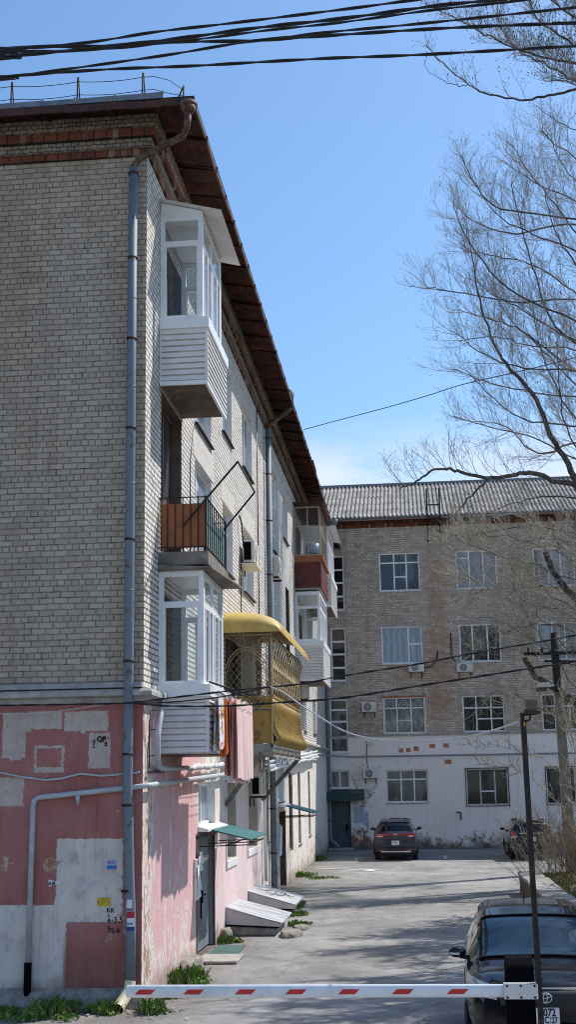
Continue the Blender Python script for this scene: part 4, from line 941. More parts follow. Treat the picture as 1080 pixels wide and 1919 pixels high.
sticker('sticker', -4.28,-4.17,1.10,1.36,0,'paper',dp,.0795); sticker('sticker_band', -4.28,-4.17,1.26,1.355,0,'redink',dp,.081); sticker('sticker_band', -4.28,-4.17,1.085,1.14,0,'navyink',dp,.081); sticker('sticker', -4.3,-4.2,1.40,1.52,0,'paper',dp,.0795)
q = MB()
for k in range(5): x = -4.277+.02*k; q.box(x, x+.012, 18.772, 18.775, 1.165, 1.165+(.035,.028,.035,.03,.035)[k])
build('sticker_print', q, MT['blue'], dp)
dp2 = tag(empty('drainpipe', (-4.0, 35.6, 0)), 'galvanised downpipe halfway along the street front, beside the air conditioners', 'drainpipe')
t = MB(); t.tube([(-3.97,35.6,13.4),(-3.97,35.6,.25)], .085, 12); build('pipe', t, MT['galv'], dp2)
t = MB(); rings(t, -3.97, 35.6, (13.1,12.0,10.6,9.0,7.6,3.0,2.4,1.2), .085, 0, lambda z: (-4.1,35.4,z+.03)); build_each('clamp', t, MT['iron'], dp2)
t = MB(); t.tube([(-3.28,35.6,14.3),(-3.29,35.6,14.0),(-3.97,35.6,13.5),(-3.97,35.6,13.3)], .08, 10); build('elbow', t, MT['galv_rust'], dp2)
t = MB(); t.cyl((-3.28,35.6,14.25), .09, .3, 14, 2, 0, .13); build('hopper', t, MT['galv'], dp2)
dp3 = tag(empty('drainpipe', (-4.0, 59.3, 0)), 'grey downpipe in the corner between the two houses', 'drainpipe')
t = MB(); t.tube([(-3.38,58.85,15.3),(-3.38,58.9,14.9),(-3.9,59.25,14.2),(-4.0,59.4,14.0),(-3.98,59.4,2.0),(-3.98,59.4,.5),(-3.6,59.0,.15)], .085, 10); build('pipe', t, MT['galv'], dp3)
t = MB(); t.cyl((-3.38,58.85,15.1), .09, .3, 14, 2, 0, .16); build('hopper', t, MT['galv'], dp3)
t = MB(); rings(t, -3.98, 59.4, (1.3,2.9,4.6,6.5,8.6,10.8,12.8), .085); build_each('clamp', t, MT['iron'], dp3)

# ================================================================== AIR CONDITIONERS
def aircon(M, u0, u1, z0, z1, d0, d1, label, fan='front', blind=False):
    """d0..d1 outward depth; fan on the outer face"""
    p = M((u0+u1)/2, z0, -d0)
    r = tag(empty('air_conditioner', p), label, 'air conditioner', 'air conditioners hung on the house walls')
    q = MB(); q.mbox(M, u0, u1, z0, z1, -d1, -d0); build('case', q, MT['ac'], r, bevel=.015)
    q = MB(); uc = u0+(u1-u0)*.40; zc = (z0+z1)/2; rad = (z1-z0)*.40
    for rr_ in [rad*k/5 for k in range(1, 6)]:
        q.tube([M(uc+rr_*math.cos(t*math.pi/10), zc+rr_*math.sin(t*math.pi/10), -d1-.012) for t in range(21)], .006, 4)
    for k in range(8): q.tube([M(uc, zc, -d1-.012), M(uc+rad*math.cos(k*math.pi/4), zc+rad*math.sin(k*math.pi/4), -d1-.012)], .005, 4)
    build('guard', q, MT['ac'], r)
    q = MB(); n = 20; vs = [M(uc+rad*math.cos(t*2*math.pi/n), zc+rad*math.sin(t*2*math.pi/n), -d1-.004) for t in range(n)]
    q.add(vs, [tuple(range(n))]); q.add([M(uc+rad*.22*math.cos(t*2*math.pi/n), zc+rad*.22*math.sin(t*2*math.pi/n), -d1-.008) for t in range(n)], [tuple(range(n))], 1)
    build('fan', q, [MT['acgrille'], MT['ac']], r)
    q = MB()
    for u in (u0+.1, u1-.1): q.mbox(M, u-.02, u+.02, z0-.05, z0-.003, -d1, -.002); q.mbox(M, u-.02, u+.02, z0-.25, z0-.05, -.03, -.002)
    build_each('bracket', q, MT['iron'], r)
    return r
aircon(Mf, 30.15, 31.0, 8.47, 9.02, .08, .36, 'first boxy air conditioner on the street front, with its shelf below')
a1 = MB(); a1.box(-4.09, -3.68, 30.05, 31.1, 8.37, 8.43); a1.box(-4.02,-3.8,30.135,30.148,8.52,8.97)
sh = build('shelf', a1, MT['ac'], bpy.data.objects['air_conditioner']); 
q = MB(); q.box(-4.0,-3.82,30.128,30.134,8.52,8.97); build('side_opening', q, MT['black'], bpy.data.objects['air_conditioner'])
a2 = aircon(Mf, 36.2, 37.1, 9.08, 9.70, .06, .32, 'air conditioner with side louvres just beyond the second drainpipe')
q = MB()
for k in range(9): z = 9.15+k*.055; q.box(-4.02,-3.93,36.184,36.192,z,z+.03)
build_each('louvre', q, MT['black'], a2)
a3 = aircon(Mf, 31.4, 32.3, 2.82, 3.3, .05, .32, 'air conditioner of the pink ground floor under the yellow balcony')
q = MB(); q.box(-4.02,-3.85,31.38,31.388,2.87,3.26); build('side_opening', q, MT['black'], a3)
aircon(Mf, 46.0, 46.8, 6.1, 6.6, .05, .3, 'far air conditioner on the street front, below the white sided balcony')
aircon(Ma, -2.36, -1.68, 6.25, 6.70, .06, .36, 'air conditioner on the brick beside the ornamental window grille')
aircon(Ma, -2.40, -1.70, 3.2, 3.64, .06, .36, 'air conditioner on the white plaster beside the small curtained window')
aircon(Ma, -.10, .62, 8.06, 8.46, .06, .36, 'air conditioner under the third-storey window with white curtain')
aircon(Ma, 2.16, 2.92, 8.0, 8.42, .06, .36, 'air conditioner under the dark third-storey window by the long black hose')
# stub pipes and hoses beside them
hz = [build('hose', (lambda q: (q.tube(p, .03, 6), q)[1])(MB()), MT['rubber']) for p in (
    [(1.3,YA-.05,9.05),(1.25,YA-.06,8.7),(1.12,YA-.1,8.5),(1.0,YA-.12,8.3),(.65,YA-.2,8.25)], [(1.95,YA-.04,9.9),(1.95,YA-.05,8.9),(2.0,YA-.08,8.62),(2.15,YA-.2,8.5)])]
tag(hz[0], 'short black hose running to the air conditioner under the white curtain', 'hose'); tag(hz[1], 'long black hose running down beside the dark window', 'hose')

sc_ = tag(empty('security_camera', at(690,1393,1,YA)), 'small white security camera beside the stairwell window of the far house', 'camera')
pc = at(688,1391,1,YA-.02)
q = MB(); q.box(pc.x-.05,pc.x+.05,YA-.06,YA-.003,pc.z-.06,pc.z+.06); q.beam((pc.x,YA-.05,pc.z),(pc.x+.03,YA-.16,pc.z-.03),.03,.03); build('bracket', q, MT['greypipe'], sc_)
q = MB(); q.beam((pc.x-.02,YA-.17,pc.z-.05),(pc.x+.32,YA-.24,pc.z-.09),.11,.11); build('housing', q, MT['ac'], sc_, bevel=.01)
q = MB(); q.tube([(pc.x,YA-.01,pc.z-.06),(pc.x-.02,YA-.01,pc.z-.9),(pc.x+.02,YA-.01,3.7)], .015, 5); build('lead', q, MT['rubber'], sc_)
bp = at(863,1523,1,YA-.06); q = MB(); q.tube([(bp.x-.16,YA-.03,bp.z+.02),(bp.x-.14,YA-.1,bp.z+.02),(bp.x,YA-.1,bp.z+.02),(bp.x+.03,YA-.1,bp.z-.02),(bp.x+.03,YA-.1,bp.z-.32)], .03, 7); tag(build('drain_spout', q, MT['iron']), 'short bent black spout low on the white plaster wall', 'spout')
# ================================================================== PIPES AND FITTINGS ON THE NEAR HOUSE
gp = tag(empty('gas_pipe', (-5.75, 18.93, 0)), 'grey gas pipe climbing the pink gable and bending round the corner', 'pipe')
t = MB(); t.tube([(-5.79,18.93,.62),(-5.77,18.93,2.86),(-5.755,18.93,2.96),(-5.69,18.93,3.0),(-4.2,18.93,3.13),(-4.03,18.95,3.15),(-3.99,19.05,3.155),(-3.98,26.8,3.34)], .042, 10); build('pipe', t, MT['greypipe'], gp)
t = MB(); t.tube([(-5.79,18.93,-.02),(-5.79,18.93,.63)], .055, 10); build('sleeve', t, MT['black'], gp)
t = MB(); t.tube([(-3.98,26.55,3.38),(-3.98,26.55,3.9)], .035, 8); t.cyl((-5.1,18.93,2.98), .055, .05, 10, 0); t.tube([(-5.09,18.93,3.05),(-5.07,18.9,2.88)], .015, 5); build_each('fitting', t, MT['greypipe'], gp)
hp = tag(empty('heating_pipe', (-4.0, 20, 3.4)), 'wrapped white pipe with a tall loop beside the corner balcony', 'pipe')
t = MB(); t.tube([(-3.98,20.75,4.58),(-3.97,20.3,4.62),(-3.97,19.95,4.56),(-3.96,19.7,4.3),(-3.96,19.45,3.95),(-3.96,19.42,3.65),(-3.97,19.55,3.44),(-3.99,19.9,3.40)], .045, 10); t.tube([(-3.99,19.9,3.40),(-3.99,22.5,3.44)], .04, 8); build('pipe', t, MT['greypipe'], hp)
t = MB()
pts = [(-3.98+rnd.uniform(-.01,.01), 22.4+k*.22, 3.43+.005*k+rnd.uniform(-.02,.02)) for k in range(19)]; t.tube(pts, [.045+rnd.uniform(-.008,.02) for _ in pts], 8); build('insulation', t, MT['foil'], hp)
t = MB(); t.tube([(-4.04,19.15,3.35),(-4.04,19.6,3.36),(-4.04,20.3,3.36)], .018, 6)
for z in (3.6,4.0,4.3): t.beam((-4.09,19.44,z), (-3.95,19.46,z), .012, .012)
t.tube([(-4.05,19.2,3.4),(-4.05,19.22,4.1),(-4.05,19.35,4.3)], .012, 5); build_each('bracket', t, MT['iron'], hp)
hp2 = tag(empty('heating_pipe', (-3.95, 40, 3.8)), 'bundle of wrapped white pipes running on to the far house', 'pipe')
t = MB()
for dz, dx, r in ((0,0,.06),(.13,.0,.045),(-.09,.05,.035)):
    pts = [(-3.93+dx, 33.5+k*1.0, 3.52+dz+.036*k+(rnd.uniform(-.02,.02) if dz else 0)) for k in range(19)]; t.tube(pts, [r+rnd.uniform(-.006,.012) for _ in pts], 8)
for k in range(3): y = 36+k*1.5; t.tube([(-3.85,y+.5*math.cos(a*math.pi/8),3.78+.14*math.sin(a*math.pi/8)) for a in range(17)], .03, 6)
build('pipe', t, MT['foil'], hp2)
t = MB()
for k in range(6): t.beam((-4.09,34+k*3.2,3.45+k*.11), (-3.85,34+k*3.2,3.45+k*.11), .03, .03)
build_each('bracket', t, MT['iron'], hp2)
fp = MB(); fp.tube([(-3.93,51.5,4.2),(-3.9,57.5,4.25),(-3.6,59.5,4.24),(-3.0,59.62,4.2),(0,59.62,4.19),(8,59.62,4.17),(20,59.62,4.15)], .035, 8)
tag(build('gas_pipe', fp, MT['greypipe_dark']), 'thin pipe crossing the white plaster of the far house', 'pipe')
gw = MB(); gw.tube([tuple(at(x,y,1,18.97)) for x, y in ((-300,1440),(-120,1452),(0,1448),(40,1456),(85,1462),(115,1459),(150,1450),(190,1454),(240,1450),(262,1447))], .018, 6)
tag(build('conduit', gw, MT['greypipe']), 'wavy grey cable conduit across the pink gable', 'conduit')
wp = MB(); wp.tube([(-4.02,33.9,4.4),(-4.02,33.9,3.0),(-4.02,34.1,.6)], .045, 8); wp.tube([(-4.02,34.2,.5),(-3.98,34.7,.05)], .05, 8)
tag(build('white_pipe', wp, MT['pvc']), 'white plastic pipe down the wall before the second drainpipe', 'pipe')
th = MB(); th.tube([(-4.06,33.6,13.4),(-4.06,33.6,7.1)], .016, 5); th.tube([(-4.06,30.0,8.4),(-4.06,30.0,6.9)], .014, 5)
th.tube([(-4.05,29.7,9.55),(-4.02,29.9,9.4),(-4.02,30.05,9.1),(-4.0,30.1,8.8)], .02, 5)
th.tube([(-4.05,23.2,9.95),(-4.06,22.9,9.2),(-4.06,22.85,7.0)], .010, 4)
wc = tag(empty('wall_cable', (-4.06, 30, 7)), 'thin black cables stapled down the sunlit brick front', 'cable'); build_each('strand', th, MT['rubber'], wc)
# notice board by the door, papers by the far door
nb = tag(empty('notice_board', (-4.0, 23.6, 1.1)), 'white notice board with torn papers beside the grey door', 'notice board')
q = MB(); q.box(-4.09, -4.05, 23.42, 23.75, 1.08, 1.80); q.box(-4.05,-4.045,23.42,23.75,1.08,1.8); build('board', q, MT['wood_white'], nb)
q = MB()
for k in range(9):
    y = 23.42+rnd.random()*.22; z = 1.12+k*.075; x = -4.04+.004*k; c_ = rnd.uniform(.0,.06)
    q.quad((x,y,z),(x+c_,y+.16,z+rnd.uniform(-.03,.03)),(x+c_*.4,y+.15,z+.2),(x,y,z+.2))
build_each('paper', q, MT['paper'], nb)
nb2 = tag(empty('notice_board', (-4.0, 37.9, 1.1)), 'small board of papers beside the second canopy door', 'notice board')
q = MB(); q.box(-4.09,-4.05,37.75,38.25,1.0,1.9); build('board', q, MT['wood_white'], nb2)
q = MB()
for k in range(7): z = 1.05+k*.11; x = -4.04+.004*k; q.quad((x,37.72,z),(x+.05,37.95,z),(x+.02,38.2,z+.15),(x,37.75,z+.16))
build_each('paper', q, MT['paper'], nb2)
nf = tag(empty('notice_board', (-2.5, YA-.03, 1.2)), 'pale notices pasted on the wall beside the far entrance door', 'notice board')
q = MB(); q.mbox(Ma, -2.82, -2.2, 1.25, 1.9, -.02, -.004); build('board', q, MT['wood_white'], nf)
q = MB()
for k in range(8): x = -2.85+(k % 3)*.22+rnd.uniform(-.02,.02); z = 1.18+(k//3)*.24; d = -.024-.003*k; q.quad(Ma(x,z,d), Ma(x+.2,z+rnd.uniform(-.02,.02),d-.004), Ma(x+.2,z+.23,d), Ma(x,z+.23,d))
build_each('paper', q, simple('bluish_paper', (.42,.47,.58), .9, 0, .15, 12.), nf)
# writing, plate and stickers on the gable
def gtext(s, x, y, hpx, mt, px_w=None, off=.003, name='wall_writing', sx=1., par=None, lab=None, dy=-.008):
    p = at(x, y, 1, YG+dy); sz = hpx*19/2341/.70*1.02
    return text(name, s, sz, p, MT[mt], par, off=off, sx=sx)
mk = tag(empty('marker_writing', gx(200,1745)), 'black handwritten KK, 4, 3,5 and 75 6 with arrows below the yellow plate', 'writing')
gtext('KK', 199, 1710, 8, 'ink', par=mk, off=.0012); gtext('4', 200, 1730, 9, 'ink', par=mk, off=.0012); gtext('3,5', 212, 1729, 10, 'ink', par=mk, off=.0012); gtext('75', 200, 1749, 9, 'ink', par=mk, off=.0012); gtext('6', 218, 1748, 9, 'ink', par=mk, off=.0012)
q = MB(); ya = YG-.012
def stroke(p): q.tube([tuple(at(x, y, 1, ya)) for x, y in p], .003, 4)
stroke([(203,1712),(203,1718)]); stroke([(201,1716),(203,1718.5),(205,1716)]); stroke([(207,1725),(212,1725)]); stroke([(210,1723),(212.5,1725),(210,1727)]); stroke([(203,1734),(203,1738)]); stroke([(201,1736),(203,1738.5),(205,1736)]); stroke([(212,1745),(217,1745)]); stroke([(214.5,1742.5),(214.5,1747.5)])
build_each('arrow', q, MT['ink'], mk)
yp = tag(empty('yellow_plate', gx(194,1690)), 'small yellow plate screwed to the white panel', 'plate')
a_ = gx(182,1698); b_ = gx(207,1682); q = MB(); q.box(a_.x, b_.x, YG-.018, YG-.006, a_.z, b_.z); build('plate', q, MT['yellowplate'], yp, bevel=.004)
q = MB()
for px in (185, 203): p = gx(px, 1690); q.cyl((p.x, YG-.024, p.z), .008, .006, 8, 1)
build_each('screw', q, MT['iron'], yp)
q = MB()
for k in range(3): p = gx(189, 1686+k*4); q.box(p.x, p.x+.09-.02*k, YG-.0205, YG-.0185, p.z, p.z+.008)
build('plate_lettering', q, simple('faint_stamp', (.3,.22,.02), .7), yp)
bs = tag(empty('paper_sticker', gx(209,1625)), 'white and blue phone sticker high on the white panel', 'sticker')
a_ = gx(200,1629); b_ = gx(218,1612); q = MB(); q.box(a_.x, b_.x, YG-.007, YG-.004, a_.z, b_.z); build('sheet', q, simple('faded_sticker', (.42,.46,.56), .8), bs)
m_ = gx(200,1622); q = MB(); q.box(a_.x, b_.x, YG-.010, YG-.0075, a_.z, m_.z); build('blue_band', q, MT['blue'], bs)
q = MB()
for k in range(6): x = a_.x+.012+.02*k; q.box(x, x+.013, YG-.0095, YG-.0075, m_.z+.03, m_.z+.03+(.022,.02,.026,.018,.024,.016)[k])
build('sticker_print', q, MT['blue'], bs)
qp = tag(empty('faded_letters', gx(192,1390)), 'dark worn letters QP on the cream patch', 'writing')
gtext('QP', 181, 1389.5, 9, 'ink', par=qp, off=.006); gtext(':I', 195, 1398, 8, 'ink', par=qp, off=.005)
q = MB()
for p in ([(173,1389),(176,1393),(174,1398)],[(176,1386),(178,1391)],[(173,1400),(177,1401)]): q.tube([tuple(at(x, y, 1, ya)) for x, y in p], .008, 4)
build('scribble', q, MT['ink'], qp)
st2 = tag(empty('torn_sticker', gx(100,1655)), 'torn white bow-shaped sticker numbered 8-89 at the edge of the white panel', 'sticker')
q = MB(); q.add([tuple(at(x, y, 1, YG-.006)) for x, y in ((90,1648),(104,1652),(113,1650),(113,1655),(104,1658),(91,1662))], [(0,1,2,3,4,5)]); build('sheet', q, MT['paper'], st2)
gtext('8-89', 91, 1659, 6, 'ink', par=st2, off=.002, sx=.75, dy=-.01)

# ================================================================== LAUNDRY
ln = tag(empty('clothes_line', (-3.1, 20.2, 4.6)), 'clothes line rack reaching out from the lowest white balcony', 'clothes line')
q = MB()
for x in (-3.22,-3.12,-3.02,-2.92): q.tube(sagline((x,20.2,4.62), (x,26.0,4.62), .04), .006, 4)
q.tube([(-3.28,20.25,4.78),(-2.88,20.25,4.64)], .016, 5); q.tube([(-3.28,22.2,4.78),(-2.88,22.2,4.64)], .016, 5)
q.tube([(-4.05,26.0,4.64),(-2.9,26.0,4.63)], .018, 5)
for y in (26.3,27.0): q.tube([(-3.5,27.5,5.05),(-3.3,y,4.72),(-3.1,y+.3,5.02)], .014, 4)
build('rack', q, MT['iron'], ln)
def cloth(name, x, y0, y1, z0, z1, mt, label, cat, wave=.03, n=7., skew=0., fold=True, hem=None):
    m_ = MB()
    def sh(side):
        def fn(a, b):
            zt_ = z0+(z1-z0)*b; ww = wave*(1-.55*b); pin = .03*abs(math.sin(a*math.pi*4))*b
            return (x+side*.02*(1-b*.8)+ww*(math.sin(a*n*6.28+side*.6+.6*(1-b)+1.3*math.sin(a*7.+side))*(.6+.4*math.sin(a*11.+2.))+.35*math.sin(a*n*15.+b*2.)), y0+(y1-y0)*(a*(1-.04*(1-b)))+skew*(1-b), zt_-pin+.02*math.sin(a*9)*(1-b))
        return fn
    m_.grid(sh(1), 48, 14); 
    if fold: m_.grid(lambda a, b: (lambda p: (p[0]-.035, p[1]+.03, p[2]-.06*(1-b)))(sh(-1)(a, b)), 48, 14)
    o = build(name, m_, mt if isinstance(mt, list) else MT[mt]); tag(o, label, cat, 'laundry on the rack outside the lowest balcony')
    pg = MB()
    for k in range(4): a = .06+k*.29; y = y0+(y1-y0)*a; pg.box(x-.012, x+.012, y-.008, y+.008, z1-.06, z1+.03)
    og = ORG[o.name]; build_each('clothes_peg', pg, MT['whitecable'], o)
    return o
cloth('pink_sheet', -3.02, 21.35, 23.75, 3.22, 4.60, 'pinkcloth', 'large pale pink sheet hanging in folds, longest of the laundry', 'laundry', .038, 4.6, .0)
cloth('rose_towel', -3.12, 21.3, 21.9, 3.35, 4.60, 'rosecloth', 'darker rose towel hanging just behind the pink sheet', 'laundry', .03, 2.)
cloth('orange_cloth', -3.13, 20.85, 21.12, 3.65, 4.58, 'orangecloth', 'orange cloth hanging between printed towel and rose towel', 'laundry', .025, 2.)
cloth('printed_towel', -3.14, 20.2, 20.8, 3.72, 4.60, 'printcloth', 'white towel with coloured print hanging at the end of the rack', 'laundry', .025, 2.)

# ================================================================== BASEMENT HATCHES
def hatch(y0, y1, label, zw=.58, zo=.27, xo=-2.9):
    r = tag(empty('basement_hatch', (-3.5, (y0+y1)/2, 0)), label, 'hatch', 'sloping basement hatch covers along the wall')
    q = MB(); q.hexa([(XF+.004,y0+.06,0),(xo-.14,y0+.06,0),(xo-.14,y1-.06,0),(XF+.004,y1-.06,0),(XF+.004,y0+.06,.20),(xo-.14,y0+.06,.14),(xo-.14,y1-.06,.14),(XF+.004,y1-.06,.20)]); build('curb', q, MT['stone'], r, bevel=.02)
    q = MB(); q.hexa([(XF+.02,y0+.03,.20),(xo-.08,y0+.03,.145),(xo-.08,y1-.03,.145),(XF+.02,y1-.03,.2),(XF+.02,y0+.03,.23),(xo-.08,y0+.03,.175),(xo-.08,y1-.03,.175),(XF+.02,y1-.03,.23)]); build('gap', q, MT['black'], r)  # black block painted as the shade between curb and cover
    q = MB(); q.hexa([(XF+.004,y0,.235),(xo-.05,y0,.18),(xo-.05,y1,.18),(XF+.004,y1,.235),(XF+.004,y0,zw-.015),(xo-.04,y0,zo-.03),(xo-.04,y1,zo-.03),(XF+.004,y1,zw-.015)]); build('side_sheet', q, simple('light_grey_sheet', (.50,.49,.48), .6, 0, .12, 5., 0, dirt=(.3,.28,.26), dirt_amt=.5), r)
    q = MB(); q.hexa([(XF+.004,y0-.025,zw-.01),(xo,y0-.025,zo-.03),(xo+.02,y1+.025,zo-.02),(XF+.004,y1+.025,zw-.01),(XF+.004,y0-.025,zw+.004),(xo,y0-.025,zo-.012),(xo+.02,y1+.025,zo+.0),(XF+.004,y1+.025,zw+.004)]); build('lid', q, MT['lid'], r)
    return r
hatch(27.35, 29.3, 'nearer sloping white metal hatch over a stone curb'); hatch(31.0, 33.0, 'farther sloping white hatch with dark scratches', .60, .30, -2.95)
h2 = bpy.data.objects['basement_hatch.001']; q = MB()
for p in ([(-3.7,31.6),(-3.5,31.9),(-3.55,32.2)],[(-3.6,31.4),(-3.4,32.0),(-3.2,32.1)],[(-3.45,31.5),(-3.3,31.9)],[(-3.35,32.3),(-3.15,31.8),(-3.1,32.2)],[(-3.8,32.0),(-3.6,32.3),(-3.3,32.4)]): q.tube([(x, y, .605-(x-XF)*.27/1.15+.0) for x, y in p], .007, 4)
build_each('scratch', q, MT['ink'], h2)
def rock(loc, s, label):
    m_ = MB(); r = random.Random(int(loc[1]*100)); ph = [r.uniform(0, 6) for _ in range(6)]
    def fn(a, b):
        th = a*2*math.pi; p = (b-.0)*math.pi/2*1.0
        k = 1+.16*math.sin(2*th+ph[0])+.13*math.sin(3*th+ph[1])*math.cos(2*p)+.09*math.sin(5*th+ph[2]+3*p)+.06*math.sin(9*th+ph[3]-5*p)
        return (loc[0]+s[0]*k*math.cos(th)*math.cos(p)**.6 if b < 1 else loc[0], loc[1]+s[1]*k*math.sin(th)*math.cos(p)**.6 if b < 1 else loc[1], s[2]*min(.86+.1*math.sin(3*th+ph[4])*(1-b), math.sin(p)**.6))
    m_.grid(fn, 24, 8); tag(build('stone', m_, MT['stone']), label, 'stone')
rock((-2.72,27.35), (.20,.5,.13), 'flat grey stone at the foot of the nearer hatch'); rock((-2.62,28.5), (.15,.3,.10), 'smaller grey stone just behind the flat one'); rock((-4.0,26.75), (.13,.28,.26), 'whitewashed stone between grey door and hatch'); rock((-4.02,22.6), (.16,.7,.24), 'pinkish stone stub at the door foot')
q = MB(); q.box(-4.0, -3.45, 24.5, 25.7, .004, .02); tag(build('door_mat', q, simple('green_mat', (.07,.14,.12), .95, 0, .3, 30., .4)), 'faded green mat before the grey door', 'mat')
q = MB(); q.box(-4.06, -3.3, 23.3, 24.3, .004, .045); tag(build('concrete_slab', q, MT['concrete'], bevel=.01), 'thin concrete slab at the grey door', 'slab')
q = MB(); q.hexa([(-16,YG-.22,0),(XF+.02,YG-.22,0),(XF+.02,YG-.003,0),(-16,YG-.003,0),(-16,YG-.1,.2),(XF+.02,YG-.1,.2),(XF+.02,YG-.003,.26),(-16,YG-.003,.26)]); build('foundation', q, MT['stone'], house)
# ================================================================== GROUND
def ground_sheet(name, x0, x1, y0, y1, nx, ny, zf, mt, kind='structure', sm=True):
    q = MB(); q.grid(lambda a, b: (lambda x, y: (x, y, zf(x, y)))(x0+(x1-x0)*a, y0+(y1-y0)*b), nx, ny, 0, sm)
    o = build(name, q, MT[mt]); o['kind'] = kind; return o
ground_sheet('ground', -400, 400, -200, 700, 4, 4, lambda x, y: -.12, 'soil')
ground_sheet('road', -17, 30, -6, 60.5, 60, 80, lambda x, y: .012*math.sin(x*.9+y*.3)*math.sin(y*.4)-.012, 'asphalt')
def bankz(x, y):
    e = min(1, max(0, (x-3.35)/3.)); e2 = min(1, max(0, (37.6-y)/1.2)); return -.03+(.50*min(1, max(0, (x-3.05)/.3))+.55*e*e*(3-2*e))*e2+.05*math.sin(x*2.3+y)*math.sin(y*1.7)*e
ground_sheet('terrain', 3.0, 30, 13, 38.2, 60, 60, bankz, 'soil')
q = MB(); yl = 0
q.hexa([(-4.0,47.55,.003),(-1.68,46.12,.003),(-1.66,46.24,.003),(-4.0,47.68,.003),(-4.0,47.55,.007),(-1.68,46.12,.007),(-1.66,46.24,.007),(-4.0,47.68,.007)])
q.hexa([(-1.95,45.95,.003),(-1.6,45.75,.003),(-1.45,46.4,.003),(-1.8,46.6,.003),(-1.95,45.95,.008),(-1.6,45.75,.008),(-1.45,46.4,.008),(-1.8,46.6,.008)])
q.box(-2.55,-2.43,51.9,53.2,.003,.008); q.box(-2.7,-2.3,51.6,51.8,.003,.008); q.box(1.05,1.17,52.0,54.2,.003,.008)
mk_ = build('road_marking', q, MT['roadpaint']); mk_['kind'] = 'structure'
# low retaining wall with pale cap
kb = tag(empty('retaining_wall', (3.0, 28, 0)), 'low mossy retaining wall with pale worn stone cap beside the grass bank', 'wall')
q = MB(); ys = [37.0, 33.5, 30, 26.5, 23, 19, 15]
q.hexa([(2.82,15,0),(3.25,15,0),(3.25,36.95,0),(2.82,36.95,0),(2.82,15,.47),(3.25,15,.47),(3.25,36.95,.47),(2.82,36.95,.47)]); build('side', q, MT['curbside'], kb)
q = MB()
for k in range(9):
    a = 37.02-k*2.45; b = a-2.43; j = rnd.uniform(-.015,.015); q.hexa([(2.76+j,b,.472),(3.36+j,b,.472),(3.40,a,.472),(2.78,a,.472),(2.76+j,b,.56),(3.36+j,b,.575),(3.40,a,.575+j),(2.78,a,.56)])
build_each('cap_stone', q, MT['curbstone'], kb, bevel=.02)

# ================================================================== BARRIER AND POLES
br = tag(empty('barrier', (.9, 12.5, 0)), 'lowered parking barrier with white arm, red flashes and black cabinet', 'barrier')
q = MB(); pr = [(12.36,0),(12.36,1.36),(12.40,1.47),(12.48,1.53),(12.62,1.545),(12.74,1.50),(12.78,1.40),(12.78,0)]
q.extr(pr, lambda y, z: (.76-(.0 if z < 1.4 else -.025), y, z), lambda y, z: (1.03, y, z), 0, False)
build('cabinet', q, MT['black'], br, bevel=.02)
q = MB()
for x0, x1 in ((-2.79,.755),):
    n = 6
    prof = [(12.30+.028*math.cos(a), 1.268+.058*math.sin(a)) for a in [i*math.pi/8 for i in range(16)]]
    q.extr(prof, lambda y, z: (x0, y, z), lambda y, z: (x1, y, z), 0, True, True, False)
    q.extr(prof[:], lambda y, z: (x0-.0, y, z), lambda y, z: (x0-.012, y+(12.30-y)*.3, z+(1.268-z)*.25), 0, True, True, True)
arm = build('arm', q, MT['barrierwhite'], br, sharp=40)
for px in (252, 343, 440, 535, 634, 735, 838):
    q = MB(); p = at(px, 1855, 1, 12.271); w_ = .13
    q.hexa([(p.x,12.2690,1.243),(p.x+w_+.025,12.2690,1.243),(p.x+w_+.025,12.274,1.243),(p.x,12.274,1.243),(p.x+.045,12.2690,1.287),(p.x+w_+.07,12.2690,1.287),(p.x+w_+.07,12.274,1.287),(p.x+.045,12.274,1.287)])
    build('red_flash', q, MT['red'], arm)
q = MB(); q.box(.74, 1.05, 12.245, 12.358, 1.20, 1.335); build('clamp_plate', q, MT['steel'], br, bevel=.006)
q = MB()
for x in (.77,.895,1.02):
    for z in (1.217,1.318): q.cyl((x,12.236,z), .011, .01, 8, 1)
build_each('bolt', q, MT['iron'], br)
lp = tag(empty('lamp_pole', (1.12, 12.3, 0)), 'slim black steel pole with a small floodlight on top beside the barrier', 'lamp pole')
q = MB(); q.beam((1.07,12.3,0), (1.055,12.3,3.70), .05, .05); q.box(1.03,1.09,12.26,12.34,3.695,3.72)
for z in (2.5,1.5,1.35): q.box(1.09,1.10,12.285,12.315,z,z+.03)
build('pole', q, MT['iron'], lp)
q = MB(); q.beam((1.05,12.3,3.68), (1.05,12.3,3.78), .035, .035); q.beam((1.03,12.3,3.77), (1.19,12.3,3.785), .06, .03); q.hexa([(1.06,12.22,3.77),(1.22,12.22,3.775),(1.20,12.42,3.775),(1.06,12.42,3.77),(1.08,12.22,3.82),(1.215,12.22,3.80),(1.20,12.42,3.81),(1.08,12.42,3.82)]); q.tube([(1.12,12.24,3.77),(1.115,12.24,3.72),(1.09,12.25,3.71)], .012, 5)
build('bracket', q, MT['iron'], lp)
q = MB(); q.hexa([(1.085,12.22,3.815),(1.195,12.22,3.805),(1.195,12.40,3.805),(1.085,12.40,3.815),(1.085,12.24,3.915),(1.20,12.24,3.91),(1.20,12.41,3.91),(1.085,12.41,3.915)]); build('floodlight', q, MT['lampbrown'], lp, bevel=.006)
q = MB(); q.tube([(1.062,12.265,3.70),(1.063,12.262,3.66)], .008, 6); build('connector', q, MT['dandelion'], lp)
up = tag(empty('utility_pole', (4.3, 38, 0)), 'weathered concrete utility pole with tarred crossarms and greenish growth', 'utility pole')
